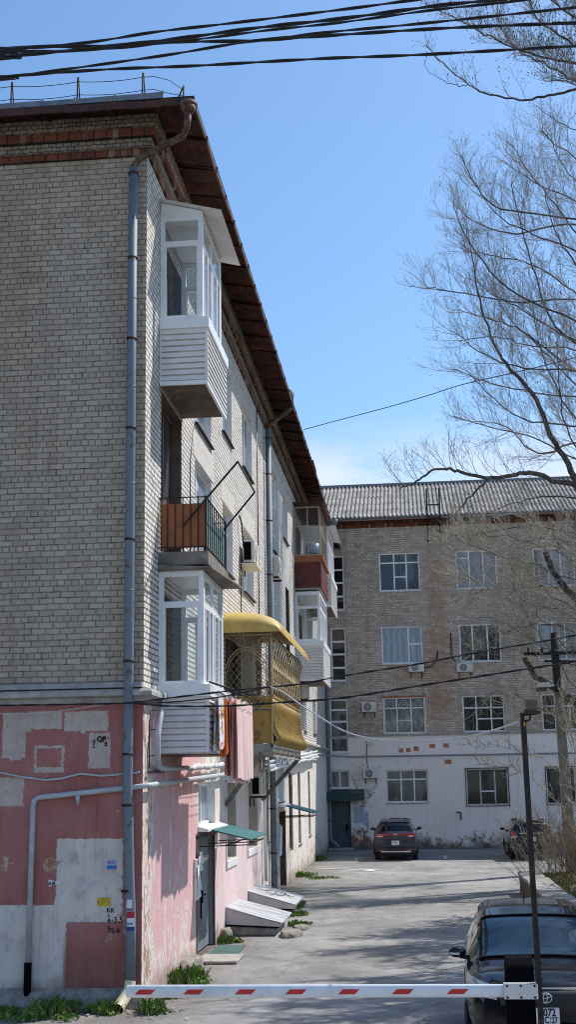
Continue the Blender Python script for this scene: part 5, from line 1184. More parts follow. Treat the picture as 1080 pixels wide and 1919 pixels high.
q = MB(); q.hexa([(4.24,37.82,-.1),(4.60,37.82,-.1),(4.60,38.18,-.1),(4.24,38.18,-.1),(4.22,37.88,6.2),(4.44,37.88,6.2),(4.44,38.12,6.2),(4.22,38.12,6.2)]); build('pole', q, MT['utility'], up, bevel=.03)
q = MB(); q.tube([(4.3,37.8,5.6),(4.30,37.8,6.6),(4.29,37.8,7.35)], [.11,.125,.10], 9); q.beam((3.36,37.7,6.73), (5.4,37.7,6.73), .10, .09); q.beam((3.95,37.68,6.5), (4.9,37.68,6.47), .07, .06)
for x in (3.5,3.9,4.8,5.2): q.cyl((x,37.7,6.78), .03, .14, 8)
build_each('crossarm', q, MT['oldwood'], up)
q = MB(); q.hexa([(3.62,37.5,5.72),(4.1,37.5,5.74),(4.1,37.75,5.74),(3.62,37.75,5.72),(3.75,37.52,5.86),(4.05,37.52,5.88),(4.05,37.73,5.88),(3.75,37.73,5.86)]); q.beam((4.0,37.65,5.8), (4.4,37.85,5.78), .06, .05); build('street_light', q, MT['ac'], up)
q = MB(); q.hexa([(3.66,37.52,5.60),(3.95,37.52,5.62),(3.95,37.73,5.62),(3.66,37.73,5.60),(3.64,37.51,5.718),(4.0,37.51,5.732),(4.0,37.74,5.732),(3.64,37.74,5.718)]); build('light_shade', q, MT['lampbrown'], up)

# ================================================================== CABLES
def twisted(pts, r, pitch, mt='rubber', n=2, seg=14, straight=False):
    """bundle of n strands wound round the smoothed path"""
    P = [Vector(p) for p in pts]; out = []
    for i in range(len(P)-1):
        p0 = P[max(i-1,0)]; p1 = P[i]; p2 = P[i+1]; p3 = P[min(i+2,len(P)-1)]
        for k in range(seg):
            t = k/seg; out.append(.5*((2*p1)+(p2-p0)*t+(2*p0-5*p1+4*p2-p3)*t*t+(3*p1-p0-3*p2+p3)*t**3))
    out.append(P[-1]); q = MB(); L = 0.; strands = [[] for _ in range(n)]
    for i, p in enumerate(out):
        if i: L += (p-out[i-1]).length
        t = (out[min(i+1,len(out)-1)]-out[max(i-1,0)]).normalized(); a = t.cross(Vector((0,0,1))).normalized(); b = t.cross(a)
        for s in range(n):
            an = L/pitch*2*math.pi+s*2*math.pi/n; strands[s].append(p+(a*math.cos(an)+b*math.sin(an))*(r*.8 if n > 1 else 0))
    for s in strands: q.tube(s, r, 6)
    return build('cable', q, MT[mt])
tops = [
 ([(-260,110),(0,92),(160,80),(290,60),(420,45),(640,18),(800,-3),(1000,-28),(1350,-60)], 9.2, .0078, 'uppermost twisted cable, steepest of those overhead'),
 ([(-260,122),(0,106),(180,90),(350,70),(500,50),(640,35),(810,12),(940,-2),(1300,-45)], 9.6, .0105, 'thick cable second from above, rising steeply'),
 ([(-260,100),(0,90),(190,86),(300,79),(470,76),(640,65),(850,52),(1080,43),(1350,36)], 10.0, .0095, 'third cable, nearly level, crossing both its neighbours'),
 ([(-260,165),(-50,149),(60,138),(300,105),(440,82),(600,62),(750,48),(860,37),(1080,14),(1350,-14)], 9.4, .0075, 'thin slanting cable that meets the lowest one above the roof'),
 ([(-260,152),(0,143),(200,130),(370,123),(600,110),(800,102),(1080,86),(1350,70)], 9.8, .0085, 'lowest of the cables strung across the sky'),
 ([(-260,116),(0,98),(180,93),(350,76),(500,57),(640,42),(810,19),(940,5),(1300,-38)], 9.9, .0075, 'cable running tight below the thick second one')]
def extend(P, a, b):
    if a: P.insert(0, P[0]+(P[0]-P[1]).normalized()*a+Vector((0,0,a*.02)))
    if b: P.append(P[-1]+(P[-1]-P[-2]).normalized()*b)
    return P
for pts, Y, r, lb in tops: tag(twisted(extend([at(x, y, 1, Y) for x, y in pts], 14, 14), r, .9, n=2, seg=16), lb, 'cable', 'overhead cables crossing the sky')
def cab(pts, Ys, r, lb, mt='rubber', n=1): tag(twisted(extend([at(x, y, 1, Y) for (x, y), Y in zip(pts, Ys)], 0, 12 if pts[-1][0] == 1300 else 0), r, .8, mt, n, 12), lb, 'cable', 'cables slung from the near house across the yard')
cab([(-300,1328),(0,1322),(130,1320),(240,1317),(351,1304),(447,1293),(562,1282),(640,1267),(780,1245),(900,1222),(1080,1190),(1300,1140)], [18.75,18.75,18.75,18.7,18.6,18.6,18.7,18.8,19.,19.2,19.5,20], .009, 'upper black cable slung from the house corner over the yard', n=2)
cab([(240,1316),(314,1323),(425,1323),(518,1317),(640,1308),(800,1283),(960,1258),(1080,1239),(1300,1200)], [18.7,18.4,18.2,18.1,18.,18.,18.,18,18], .010, 'lower black cable slung from the house corner over the yard', n=2)
cab([(230,1318),(312,1316),(400,1308),(460,1297),(507,1287)], [18.7,18.6,18.6,18.6,18.6], .011, 'dark end of the drooping cable near the yellow balcony')
cab([(507,1287),(530,1297),(560,1318),(600,1344),(650,1372),(710,1386),(790,1389),(860,1384),(920,1370),(976,1352)], [18.6,18.2,17.6,16.8,15.9,15,14.2,13.4,12.8,12.3], .010, 'pale cable drooping to the floodlight pole', 'whitecable')
cab([(-300,1345),(0,1337),(60,1338),(130,1330),(200,1320),(245,1316)], [18.8]*6, .007, 'thin whitish cable sagging along the ledge of the gable', 'whitecable')
cab([(570,805),(640,786),(720,765),(800,742),(870,720),(1000,690),(1200,640)], [39.4,38.5,37,35,33.5,32,30], .012, 'single thin wire from the eaves into the bare tree')

# ================================================================== CARS (built lengthwise on y, nose at -y)
def cr(tab, y):
    """smooth interpolation of a table (y, v1, v2, ...)"""
    n = len(tab); k = 0
    while k < n-2 and y > tab[k+1][0]: k += 1
    a, b = tab[k], tab[k+1]; t = max(0, min(1, (y-a[0])/(b[0]-a[0]))); t = t*t*(3-2*t)*.5+t*.5
    return [a[i]+(b[i]-a[i])*t for i in range(1, len(a))]
def car(name, label, L, tab, cowl, rf0, rf1, rear, paint, wheel_y, wr, rearbits, frontbits, nose=.22, tail=.12, gfront='carglass'):
    """tab: y, half width at belt, sill z, belt z, roof half width, roof z"""
    root = tag(empty(name, (0,0,0), True), label, 'car')
    ys = sorted(set([i*L/64 for i in range(65)]+[cowl, rf0, rf1, rear]))
    def sec(y):
        hw, zs, zb, rw, zr = cr(tab, y)
        cab_ = max(0, min(1, (zr-zb)/.12))
        P = [(hw*.80, zs), (hw*.955, zs+.03), (hw*.985, zs+.16), (hw*1.0, zs+(zb-zs)*.55), (hw*.995, zs+(zb-zs)*.72), (hw*.985, zb-.06), (hw*.965, zb)]
        P += [(hw*.955, zb+(zr-zb)*.06), (rw+.055*cab_+(hw*.85-rw)*(1-cab_), zr-(zr-zb)*.17), (rw*1.0+.012*cab_+(hw*.78-rw)*(1-cab_), zr-.035*cab_-.012*(1-cab_)), (rw*.90, zr-.002), (rw*.6, zr+.012), (rw*.3, zr+.02), (0, zr+.022)]
        return P
    S = [sec(y) for y in ys]; J = len(S[0])
    def pt(i, j, sgn):
        x, z = S[i][j]; y = ys[i]; u = min(1, abs(x)/.85); e0 = max(0, 1-y/.8); e1 = max(0, 1-(L-y)/.8)
        k = max(0, 1-abs(y-cowl)/.9)+max(0, 1-abs(y-rf0)/.9)
        return (sgn*x, y+nose*u*u*e0-tail*u*u*e1+.10*u*u*min(1, k), z)
    B = MB(); ws = MB(); rwn = MB(); sg = {1: MB(), -1: MB()}; tr = MB()
    for i in range(len(ys)-1):
        ym = (ys[i]+ys[i+1])/2
        for j in range(J-1):
            for s in (1, -1):
                a = [pt(i,j,s), pt(i+1,j,s), pt(i+1,j+1,s), pt(i,j+1,s)]
                if s < 0: a = a[::-1]
                zm = sum(p[2] for p in a)/4; xm = abs(sum(p[0] for p in a)/4)
                if j < 5 and any((ym-wy)**2+(zm-wr)**2 < (wr+.06)**2 for wy in wheel_y): continue
                gl = None
                if cowl < ym < rf0 and j >= 9: gl = ws
                elif rf1 < ym < rear and j >= 9: gl = rwn
                elif cowl+.35 < ym < rear-.18 and j in (7,) : gl = sg[s]
                elif j == 8 and cowl+.5 < ym < rear-.3: gl = None
                if gl is None and j == 0: tr.add(a, [(0,1,2,3)], 0, True); continue
                (gl or B).add(a, [(0,1,2,3)], 0, True)
    for i in (0, len(ys)-1):
        vs = [pt(i,j,1) for j in range(J)]+[pt(i,j,-1) for j in range(J-2,-1,-1)]; B.add(vs, [tuple(range(len(vs)))])
    hwm = max(t[1] for t in tab)
    build('body', B, MT[paint], root, sharp=40, weld=True)
    tm = MB(); i0 = ys.index(cowl); i1 = ys.index(rf0)
    for i, wd_ in ((i0, .022), (i1, .016)): tm.tube([Vector(pt(i, j, 1))+Vector((0,-.004,.006)) for j in range(9, J)]+[Vector(pt(i, j, -1))+Vector((0,-.004,.006)) for j in range(J-2, 8, -1)], wd_, 5)
    for s in (1, -1): tm.tube([Vector(pt(i, 9, s))+Vector((0,-.004,.004)) for i in range(i0, i1+1)], .016, 5)
    build('windscreen_seal', tm, MT['black'], root)
    build('windscreen', ws, MT[gfront], root, weld=True); build('rear_window', rwn, MT['carglass'], root, weld=True)
    for s in (1, -1): build('side_window', sg[s], MT['carglass'], root, weld=True)
    tr.box(-hwm*.78, hwm*.78, .35, L-.35, cr(tab, L/2)[1]-.02, cr(tab, L/2)[1]+.05); build('underbody', tr, MT['trim'], root)
    for wy in wheel_y:
        for s in (1, -1):
            t = MB(); xo = s*(hwm-.03); xi = s*(hwm-.24)
            n = 24; prof = [(xi,wr-.02),(xi+s*.03,wr),(xo-s*.03,wr),(xo,wr-.025),(xo-s*.01,wr*.68)]
            t.grid(lambda a, b: (lambda p: (p[0], wy+p[1]*math.cos(a*2*math.pi), wr+p[1]*math.sin(a*2*math.pi)))(prof[min(4, int(round(b*4)))]), n, 4, 0, True)
            wl = build('wheel', t, MT['tyre'], root)
            t = MB(); xr = xo-s*.02
            t.add([(xr-s*.03, wy+wr*.68*math.cos(k*math.pi/12), wr+wr*.68*math.sin(k*math.pi/12)) for k in range(24)], [tuple(range(24))], 1)
            for k in range(5):
                an = k*2*math.pi/5; t.beam((xr, wy+.03*math.cos(an), wr+.03*math.sin(an)), (xr, wy+wr*.66*math.cos(an), wr+wr*.66*math.sin(an)), .05, .03, 0, (1,0,0))
            t.tube([(xr, wy+wr*.66*math.cos(k*math.pi/12), wr+wr*.66*math.sin(k*math.pi/12)) for k in range(25)], .014, 5)
            build('rim', t, [MT['chrome'], MT['black']], wl)
            t = MB(); t.tube([(s*(hwm*.985), wy+(wr+.065)*math.cos(k*math.pi/16), wr+(wr+.065)*math.sin(k*math.pi/16)) for k in range(-1, 18)], .028, 6)
            t.grid(lambda a, b: (s*(hwm*.985-.35*b), wy+(wr+.07)*math.cos(a*math.pi), wr+(wr+.07)*math.sin(a*math.pi)), 14, 2); build('wheel_arch', t, MT['trim'], root)
    for s in (1, -1):      # mirrors
        y = cowl+.42; hw, zs, zb, rw, zr = cr(tab, y); t = MB()
        def fn(a, b):
            th = a*2*math.pi; p = (b-.5)*math.pi
            return (s*(hw+.075)+s*.105*math.sin(p), y-.02+.075*math.cos(p)*math.cos(th)-(.03*math.sin(p)), zb+.09+.075*math.cos(p)*math.sin(th)*(1 if math.sin(th) > -.2 else .75))
        t.grid(fn, 16, 8); t.beam((s*(hw*.93),y+.02,zb+.03), (s*(hw+.05),y,zb+.05), .05, .05)
        m_ = build('mirror', t, MT[paint], root); t = MB(); t.hexa([(s*(hw+.05),y-.108,zb+.07),(s*(hw+.165),y-.095,zb+.075),(s*(hw+.165),y-.07,zb+.075),(s*(hw+.05),y-.08,zb+.07),(s*(hw+.05),y-.108,zb+.095),(s*(hw+.165),y-.095,zb+.1),(s*(hw+.165),y-.07,zb+.1),(s*(hw+.05),y-.08,zb+.095)]); build('indicator', t, MT['lens'], m_)
    def surf_y(x, z, front):
        """y of the nose or tail at height z and offset x"""
        best = None
        rng_ = range(len(ys)) if front else range(len(ys)-1, -1, -1)
        for i in rng_:
            tops_ = [S[i][j] for j in range(J)]
            if tops_[0][1] <= z <= tops_[-1][1]+.03:
                xs = [p[0] for p in tops_ if p[1] >= z-.12]
                if xs and max(xs) >= abs(x)-.0: best = i; break
        if best is None: best = 0 if front else len(ys)-1
        u = min(1, abs(x)/.85); y = ys[best]; e0 = max(0, 1-y/.8); e1 = max(0, 1-(L-y)/.8)
        return y+nose*u*u*e0-tail*u*u*e1
    def patch(nm, pts, mt, front, off=.012, par=root, nsub=6):
        """panel laid on the nose or tail; pts = 4 (x, z) corners"""
        t = MB(); (x0,z0),(x1,z1),(x2,z2),(x3,z3) = pts; sg_ = -1 if front else 1
        def fn(a, b):
            x = (x0*(1-a)+x1*a)*(1-b)+(x3*(1-a)+x2*a)*b; z = (z0*(1-a)+z1*a)*(1-b)+(z3*(1-a)+z2*a)*b
            return (x, surf_y(x, z, front)+sg_*off, z)
        t.grid(fn, nsub, 4, 0, True)
        t.grid(lambda a, b: (lambda p: (p[0], p[1]-sg_*(off+.03), p[2]))(fn(a, 0 if b < .5 else 1)), nsub, 1)
        return build(nm, t, MT[mt], par)
    rearbits(root, patch, surf_y); frontbits(root, patch, surf_y)
    return root
nop = lambda *a: None
def emblem(root, y, z, r, nm='emblem', sg=-1):
    t = MB()
    t.tube([(r*1.35*math.cos(k*math.pi/14), y, z+r*math.sin(k*math.pi/14)) for k in range(29)], r*.13, 5)
    t.tube([(r*.42*math.cos(k*math.pi/10), y, z+r*.9*math.sin(k*math.pi/10)) for k in range(21)], r*.11, 5)
    t.tube([(r*1.1*math.cos(k*math.pi/10), y, z+r*.35+r*.42*math.sin(k*math.pi/10)) for k in range(21)], r*.11, 5)
    return build(nm, t, MT['chrome'], root)
# --- near dark people carrier, facing the camera
def nearfront(root, patch, sy):
    for s in (1, -1):
        h = patch('headlight', [(s*.50,.85),(s*.795,.88),(s*.815,1.06),(s*.56,.99)], 'lens', True, .015, nsub=8)
        patch('reflector', [(s*.53,.87),(s*.63,.88),(s*.66,.97),(s*.57,.95)], 'chrome', True, .020, h); patch('turn_signal', [(s*.70,.92),(s*.79,.94),(s*.79,1.03),(s*.72,1.0)], 'lens', True, .021, h)
        t = MB(); y = sy(s*.62, .52, True)-.02; t.cyl((s*.62,y,.52), .055, .03, 16, 1); f = build('fog_lamp', t, MT['lens'], root)
    patch('grille', [(-.47,.80),(.47,.80),(.5,.97),(-.5,.97)], 'trim', True, .016)
    patch('chrome_bar', [(-.48,.955),(.48,.955),(.48,.985),(-.48,.985)], 'chrome', True, .03)
    patch('lower_grille', [(-.55,.32),(.55,.32),(.5,.55),(-.5,.55)], 'trim', True, .014)
    y0 = sy(0, .89, True); emblem(root, y0-.045, .895, .05)
    y1 = sy(0, .72, True)-.035
    t = MB(); t.box(-.145,.145,y1-.006,y1+.02,.63,.80); pl = build('number_plate', t, MT['plate'], root, bevel=.006)
    t = MB()
    for a, b, c, d in ((-.145,.145,.63,.636),(-.145,.145,.794,.80),(-.145,-.139,.636,.794),(.139,.145,.636,.794),(.04,.044,.636,.71)): t.box(a,b,y1-.0085,y1-.0065,c,d)
    build('plate_border', t, MT['ink'], pl)
    text('plate_text', '072', .105, Vector((-.028,y1-.009,.715)), MT['ink'], pl, off=.003, sx=.82); text('plate_text', 'C', .09, Vector((-.022,y1-.009,.645)), MT['ink'], pl, off=.003, sx=.8); text('plate_text', '27', .085, Vector((.052,y1-.009,.645)), MT['ink'], pl, off=.002, sx=.75)
    t = MB()     # wipers, antenna, roof strips, windscreen stickers
    t.tube([(-.55,1.17,1.115),(-.1,1.13,1.13),(.05,1.12,1.135)], .012, 5); t.tube([(.05,1.13,1.12),(.55,1.16,1.13)], .012, 5); t.beam((-.6,1.06,1.105),(.6,1.06,1.105),.03,.02); build_each('wiper', t, MT['black'], root)
    t = MB(); t.tube([(-.02,3.6,1.58),(-.03,3.75,1.74)], [.009,.005], 5); t.cyl((-.02,3.6,1.565), .03, .03, 8); build('antenna', t, MT['trim'], root)
    t = MB()
    for s in (1, -1): t.tube([(s*.50,2.15+k*.28,cr(NT, 2.15+k*.28)[4]-.002) for k in range(6)], .010, 5)
    build_each('roof_strip', t, MT['trim'], root)
    t = MB(); t.tube([(-.40+.14*math.cos(k*math.pi/9),1.62+.02*math.sin(k*math.pi/9),1.10+.11*math.sin(k*math.pi/9)) for k in range(10)], .014, 5); build('steering_wheel', t, MT['trim'], root)
    t = MB(); p = (.0, 1.42, 1.285); t.quad((-.0,1.475,1.335),(.045,1.475,1.335),(.045,1.505,1.362),(-.0,1.505,1.362)); build('windscreen_sticker', t, MT['paper'], root)
NT = [(0,.66,.30,.84,.45,.90),(.10,.76,.24,.95,.60,1.01),(.40,.82,.20,1.02,.64,1.075),(.95,.84,.19,1.05,.64,1.115),(1.15,.845,.19,1.06,.635,1.14),(2.0,.848,.19,1.06,.61,1.50),(2.6,.848,.19,1.06,.60,1.575),(3.6,.845,.20,1.07,.585,1.565),(4.25,.82,.24,1.06,.52,1.46),(4.5,.78,.3,1.0,.50,1.12),(4.58,.74,.32,.72,.48,.78)]
near = car('parked_car', 'black people carrier facing the camera behind the barrier, chrome grille bar', 4.58, NT, 1.12, 2.0, 4.0, 4.42, 'navy', (.86,3.5), .315, nop, nearfront, nose=.30, gfront='carglass_front')
near.location = (1.29, 14.25, 0); near.rotation_euler = (0, 0, R(-2.2))
# --- grey crossover seen from behind
def suvrear(root, patch, sy):
    patch('tail_lamp', [(-.74,.97),(.74,.97),(.74,1.035),(-.74,1.035)], 'tail', False, .02, nsub=14)
    for s in (1, -1):
        patch('tail_lamp', [(s*.47,.90),(s*.80,.90),(s*.82,1.03),(s*.5,1.03)], 'tail', False, .026); patch('reverse_lamp', [(s*.5,.91),(s*.70,.91),(s*.70,.96),(s*.5,.96)], 'lens', False, .032)
        patch('reflector', [(s*.40,.395),(s*.66,.395),(s*.66,.43),(s*.40,.43)], 'tail', False, .03)
    patch('bumper', [(-.8,.27),(.8,.27),(.82,.50),(-.82,.50)], 'trim', False, .018, nsub=14); patch('bumper_strip', [(-.55,.29),(.55,.29),(.62,.375),(-.62,.375)], 'steel', False, .034, nsub=12)
    y = sy(0, .68, False)+.03; t = MB(); t.box(-.15,.15,y-.02,y,.60,.77); pl = build('number_plate', t, MT['plate'], root)
    text('plate_text', 'P 468', .07, Vector((.13,y+.004,.69)), MT['ink'], pl, rot=(R(90),0,R(180)), off=.002, sx=1.05); text('plate_text', '27', .065, Vector((-.02,y+.004,.615)), MT['ink'], pl, rot=(R(90),0,R(180)), off=.002)
    patch('plate_recess', [(-.40,.58),(.40,.58),(.5,.80),(-.5,.80)], 'greycar', False, .012)
    y = sy(0, 1.0, False)+.04; t = MB(); t.beam((-.05,y,.97), (-.05,y,1.06), .018, .018); t.beam((.05,y,.97), (.05,y,1.06), .018, .018); t.beam((-.05,y,1.015), (.05,y,1.015), .018, .018); build('emblem', t, MT['chrome'], root)
    patch('rear_spoiler', [(-.60,1.475),(.60,1.475),(.56,1.56),(-.56,1.56)], 'greycar', False, .10, nsub=10)
    t = MB(); t.tube([(-.02,4.17,1.15),(.3,4.15,1.165)], .012, 5); build_each('wiper', t, MT['black'], root)
SU = [(0,.70,.26,.72,.5,.76),(.12,.82,.22,.86,.66,.90),(.5,.875,.21,.97,.68,1.02),(1.1,.89,.21,1.02,.66,1.10),(1.95,.89,.21,1.05,.60,1.53),(2.6,.89,.22,1.07,.585,1.585),(3.4,.885,.24,1.09,.57,1.55),(4.05,.86,.28,1.10,.56,1.40),(4.22,.84,.30,1.06,.60,1.09),(4.33,.80,.32,.98,.62,1.0)]
suv = car('parked_car', 'grey crossover parked nose to the wall with red light bar across the tail', 4.33, SU, 1.1, 1.95, 3.62, 4.2, 'greycar', (.86,3.42), .335, suvrear, nop)
suv.location = (-.86, 51.2+4.33, 0); suv.rotation_euler = (0, 0, R(180))
suv.scale = (-1, 1, 1) if False else (1, 1, 1)
# the tables run nose (y=0) to tail (y=L); turned round, the tail faces the camera
def hatchrear(root, patch, sy):
    for s in (1, -1):
        l = patch('tail_lamp', [(s*.50,.84),(s*.80,.82),(s*.80,1.08),(s*.66,1.10)], 'tail', False, .024); patch('reverse_lamp', [(s*.56,.86),(s*.78,.85),(s*.78,.91),(s*.58,.92)], 'lens', False, .03, l)
    patch('chrome_strip', [(-.45,.98),(.45,.98),(.45,1.03),(-.45,1.03)], 'chrome', False, .028)
    patch('bumper', [(-.78,.25),(.78,.25),(.8,.42),(-.8,.42)], 'trim', False, .018, nsub=12)
    y = sy(0, .8, False)+.03; t = MB(); t.box(-.15,.15,y-.02,y,.72,.88); build('number_plate', t, MT['plate'], root)
    patch('rear_spoiler', [(-.56,1.45),(.56,1.45),(.54,1.52),(-.54,1.52)], 'blackcar', False, .08)
HT = [(0,.68,.22,.64,.5,.70),(.12,.78,.19,.78,.62,.84),(.5,.83,.18,.90,.64,.97),(1.0,.845,.18,.97,.64,1.06),(1.9,.848,.19,1.0,.58,1.49),(2.6,.848,.2,1.02,.565,1.53),(3.5,.845,.22,1.04,.555,1.50),(3.95,.83,.25,1.05,.55,1.38),(4.2,.80,.28,1.02,.58,1.04),(4.28,.77,.3,.9,.58,.92)]
hb = car('parked_car', 'dark hatchback half hidden by shrub twigs at the yard end', 4.28, HT, 1.05, 1.9, 3.75, 4.17, 'blackcar', (.8,3.4), .31, hatchrear, nop)
hb.location = (4.42, 50.6+4.28, 0); hb.rotation_euler = (0, 0, R(180))
# ================================================================== TREES
def smooth(pts, seg=5):
    P = [Vector(p) for p in pts]; out = []
    for i in range(len(P)-1):
        p0 = P[max(i-1,0)]; p1 = P[i]; p2 = P[i+1]; p3 = P[min(i+2,len(P)-1)]
        for k in range(seg):
            t = k/seg; out.append(.5*((2*p1)+(p2-p0)*t+(2*p0-5*p1+4*p2-p3)*t*t+(3*p1-p0-3*p2+p3)*t**3))
    return out+[P[-1]]
def jitter(P, a, rg):
    return [P[0]]+[p+Vector((rg.gauss(0,a), rg.gauss(0,a*1.5), rg.gauss(0,a))) for p in P[1:]]
UP = Vector((0,0,1))
def wander(p, d, L, n, up, wob, rg):
    out = [p.copy()]; d = d.normalized()
    for i in range(n):
        d = (d+UP*up/n+Vector((rg.gauss(0,wob), rg.gauss(0,wob), rg.gauss(0,wob)))).normalized(); p = p+d*(L/n); out.append(p)
    return out
def perp(t, rg):
    v = Vector((rg.gauss(0,1), rg.gauss(0,1), rg.gauss(0,1))); v -= t*v.dot(t); return v.normalized() if v.length > 1e-3 else Vector((1,0,0))
class Tree:
    def __init__(s, seed, S=1.): s.S = S; s.rg = random.Random(seed); s.limb = MB(); s.twig = MB(); s.bud = MB(); s.leaf = MB()
    def limbs(s, pts, r0, r1, n=7, seg=5, wob=.02):
        P = jitter(smooth(pts, seg), wob, s.rg); k = len(P); r0 *= s.S; r1 *= s.S; s.limb.tube(P, [r0+(r1-r0)*(i/(k-1))**.75 for i in range(k)], n); return P
    def budat(s, p, d, sz):
        a = perp(d, s.rg)*sz*.3; s.bud.add([p-a, p+a, p+d*sz+UP*sz*.3], [(0,1,2)])
    def leafat(s, p, sz):
        a = Vector((s.rg.gauss(0,1), s.rg.gauss(0,1), s.rg.gauss(0,.6))).normalized()*sz; b = perp(a.normalized(), s.rg)*sz*.5
        s.leaf.add([p, p+a*.5+b, p+a, p+a*.5-b], [(0,1,2,3)])
    def sprout(s, P, dens=1., l1=(.9,2.2), l2=(.3,.9), l3=(.12,.35), up=.55, t0=.1, leaf=0., bud=1., rs=1., side=.75):
        rg = s.rg; S = s.S; rs *= S**.8; l1, l2, l3 = [tuple(v*S for v in q_) for q_ in (l1, l2, l3)]
        L = sum((P[i+1]-P[i]).length for i in range(len(P)-1))/S; n1 = max(2, int(L*5.2*dens)); k = len(P)-1
        for q in range(n1):
            t = t0+(1-t0)*(q+rg.random())/n1; f = min(k-.001, t*k); i = int(f); p = P[i].lerp(P[i+1], f-i); d = (P[i+1]-P[i]).normalized()
            c = (d*.65+perp(d, rg)*side+UP*up*rg.uniform(.3,1.3)); ln = rg.uniform(*l1)*(1-.45*t)
            A = wander(p, c, ln, 6, .45, .11, rg); s.twig.tube(A, [.0105*rs*(1-.65*j/6) for j in range(7)], 4, 0, False)
            s.second(A, l2, l3, leaf, bud, rs, dens)
        s.second(P[int(k*.6):], l2, l3, leaf, bud, rs, dens)
    def second(s, A, l2, l3, leaf, bud, rs, dens):
        rg = s.rg; k = len(A)-1; La = sum((A[i+1]-A[i]).length for i in range(k))/s.S; n2 = max(2, int(La*8.*dens**.5))
        for q in range(n2):
            t = .12+.88*(q+rg.random())/n2; f = min(k-.001, t*k); i = int(f); p = A[i].lerp(A[i+1], f-i); d = (A[i+1]-A[i]).normalized()
            B = wander(p, d*.8+perp(d, rg)*.7+UP*.25, rg.uniform(*l2)*(1-.4*t), 4, .35, .13, rg); s.twig.tube(B, [.0048*rs*(1-.55*j/4) for j in range(5)], 3, 0, False)
            Lb = (B[-1]-B[0]).length
            for r in range(max(1, int(Lb/s.S*8))):
                u = rg.uniform(.15,1)*3.99; j = int(u); p2 = B[j].lerp(B[j+1], u-j); d2 = (B[j+1]-B[j]).normalized()
                C = wander(p2, d2*.8+perp(d2, rg)*.8, rg.uniform(*l3), 2, .3, .15, rg); s.twig.tube(C, [.0034*rs,.0028*rs,.0018*rs], 3, 0, False)
                if rg.random() < bud: s.budat(C[-1], (C[-1]-C[0]).normalized(), rg.uniform(.02,.045))
                if rg.random() < leaf:
                    for _ in range(2): s.leafat(C[rg.randint(0,2)], rg.uniform(.025,.05))
            if rg.random() < bud: s.budat(B[-1], (B[-1]-B[-2]).normalized(), .04)
    def done(s, name, loc, label, cat, bark, twig):
        r = tag(empty(name, loc), label, cat); build('trunk', s.limb, MT[bark], r); s.twig.add(s.bud.v, s.bud.f, 1); s.twig.add(s.leaf.v, s.leaf.f, 2)
        build('crown', s.twig, [MT[twig], MT['bud'], MT['newleaf']], r); return r
def guide(px, Y0, Y1):
    n = len(px)-1; return [at(x, y, 1, Y0+(Y1-Y0)*i/n) for i, (x, y) in enumerate(px)]
# tall bare tree standing right of the road
T = Tree(11, 1.36)
T.limbs([(7.5,46.2,.2),(7.3,46.1,4),(7.2,46,9),(7.4,46,14),(7.8,46,19.5),(8.3,46,26),(8.5,46.2,33)], .30, .06, 12)
ld_ = T.limbs(guide([(1150,1160),(1105,960),(1072,884),(1034,817),(1005,747),(961,695),(932,655),(905,580),(888,500),(876,430)], 46, 45), .12, .008, 9)
T.sprout(ld_[18:], 1.0, (1.0,2.0))
gl = [([(1175,660),(1079,602),(955,543),(882,456),(850,385)], 44.2, .05), ([(1175,590),(1080,562),(977,565),(853,547),(800,540)], 45.6, .045), ([(1175,480),(1079,421),(970,437),(900,420),(850,385)], 47.2, .045),
      ([(1175,450),(1079,412),(941,390),(890,345),(868,290)], 45.0, .045), ([(1175,420),(1079,376),(1000,340),(940,300)], 48.0, .04), ([(1175,380),(1085,300),(1040,270),(1015,245)], 46.0, .03),
      ([(1165,700),(1043,612),(1000,500),(977,419),(958,340)], 46.8, .05), ([(1165,720),(1080,695),(985,690),(910,665),(850,620)], 44.0, .045), ([(1160,760),(1080,745),(1000,735),(910,715),(850,690)], 47.8, .045),
      ([(1150,820),(1090,800),(1000,790),(940,760),(880,700)], 45.0, .045), ([(1150,560),(1085,500),(1040,430),(1020,350)], 44.6, .04), ([(1150,860),(1085,830),(1010,850),(950,800),(900,790)], 46.6, .045),
      ([(1160,620),(1090,560),(1010,500),(930,480),(870,470)], 47.4, .045), ([(1150,740),(1060,680),(980,620),(920,600),(860,580)], 45.8, .045)]
gl += [([(1160,540),(1080,470),(1000,440),(930,400),(890,340)], 46.2, .04), ([(1160,500),(1085,440),(1040,380),(990,320),(960,270)], 45.2, .035), ([(1160,660),(1085,640),(1010,600),(940,560),(880,520)], 46.0, .04), ([(1150,780),(1080,720),(1020,660),(960,600),(920,540)], 47.2, .04),
       ([(1150,840),(1085,790),(1040,720),(1010,640),(1000,560)], 45.4, .04), ([(1150,880),(1080,860),(1000,820),(920,800),(850,780)], 47.6, .04), ([(1150,700),(1075,655),(1000,650),(930,630),(860,640)], 48.2, .035), ([(1150,420),(1085,345),(1050,300),(1030,250)], 47.0, .03), ([(1140,900),(1070,820),(1050,740),(1045,640)], 44.5, .035)]
for px, Y, r in gl: T.sprout(T.limbs(guide(px, 46, Y), r*.85, .010, 6), .74)
# slender tip that reaches farthest over the yard
T.sprout(T.limbs(guide([(853,547),(815,540),(785,538),(765,533)], 45.6, 45.4), .012, .004, 5), .55, (.5,1.1), (.15,.4), (.08,.2), side=.3, up=1.)
for pts in ([(8.1,46,18),(10.2,46.6,21),(12,47,25)], [(8.2,46,22),(10,45,26),(11,44.5,29)], [(7.6,46,15.5),(10.2,48,17.5),(12.6,49,20)]): T.sprout(T.limbs(pts, .06, .015, 6), .7)
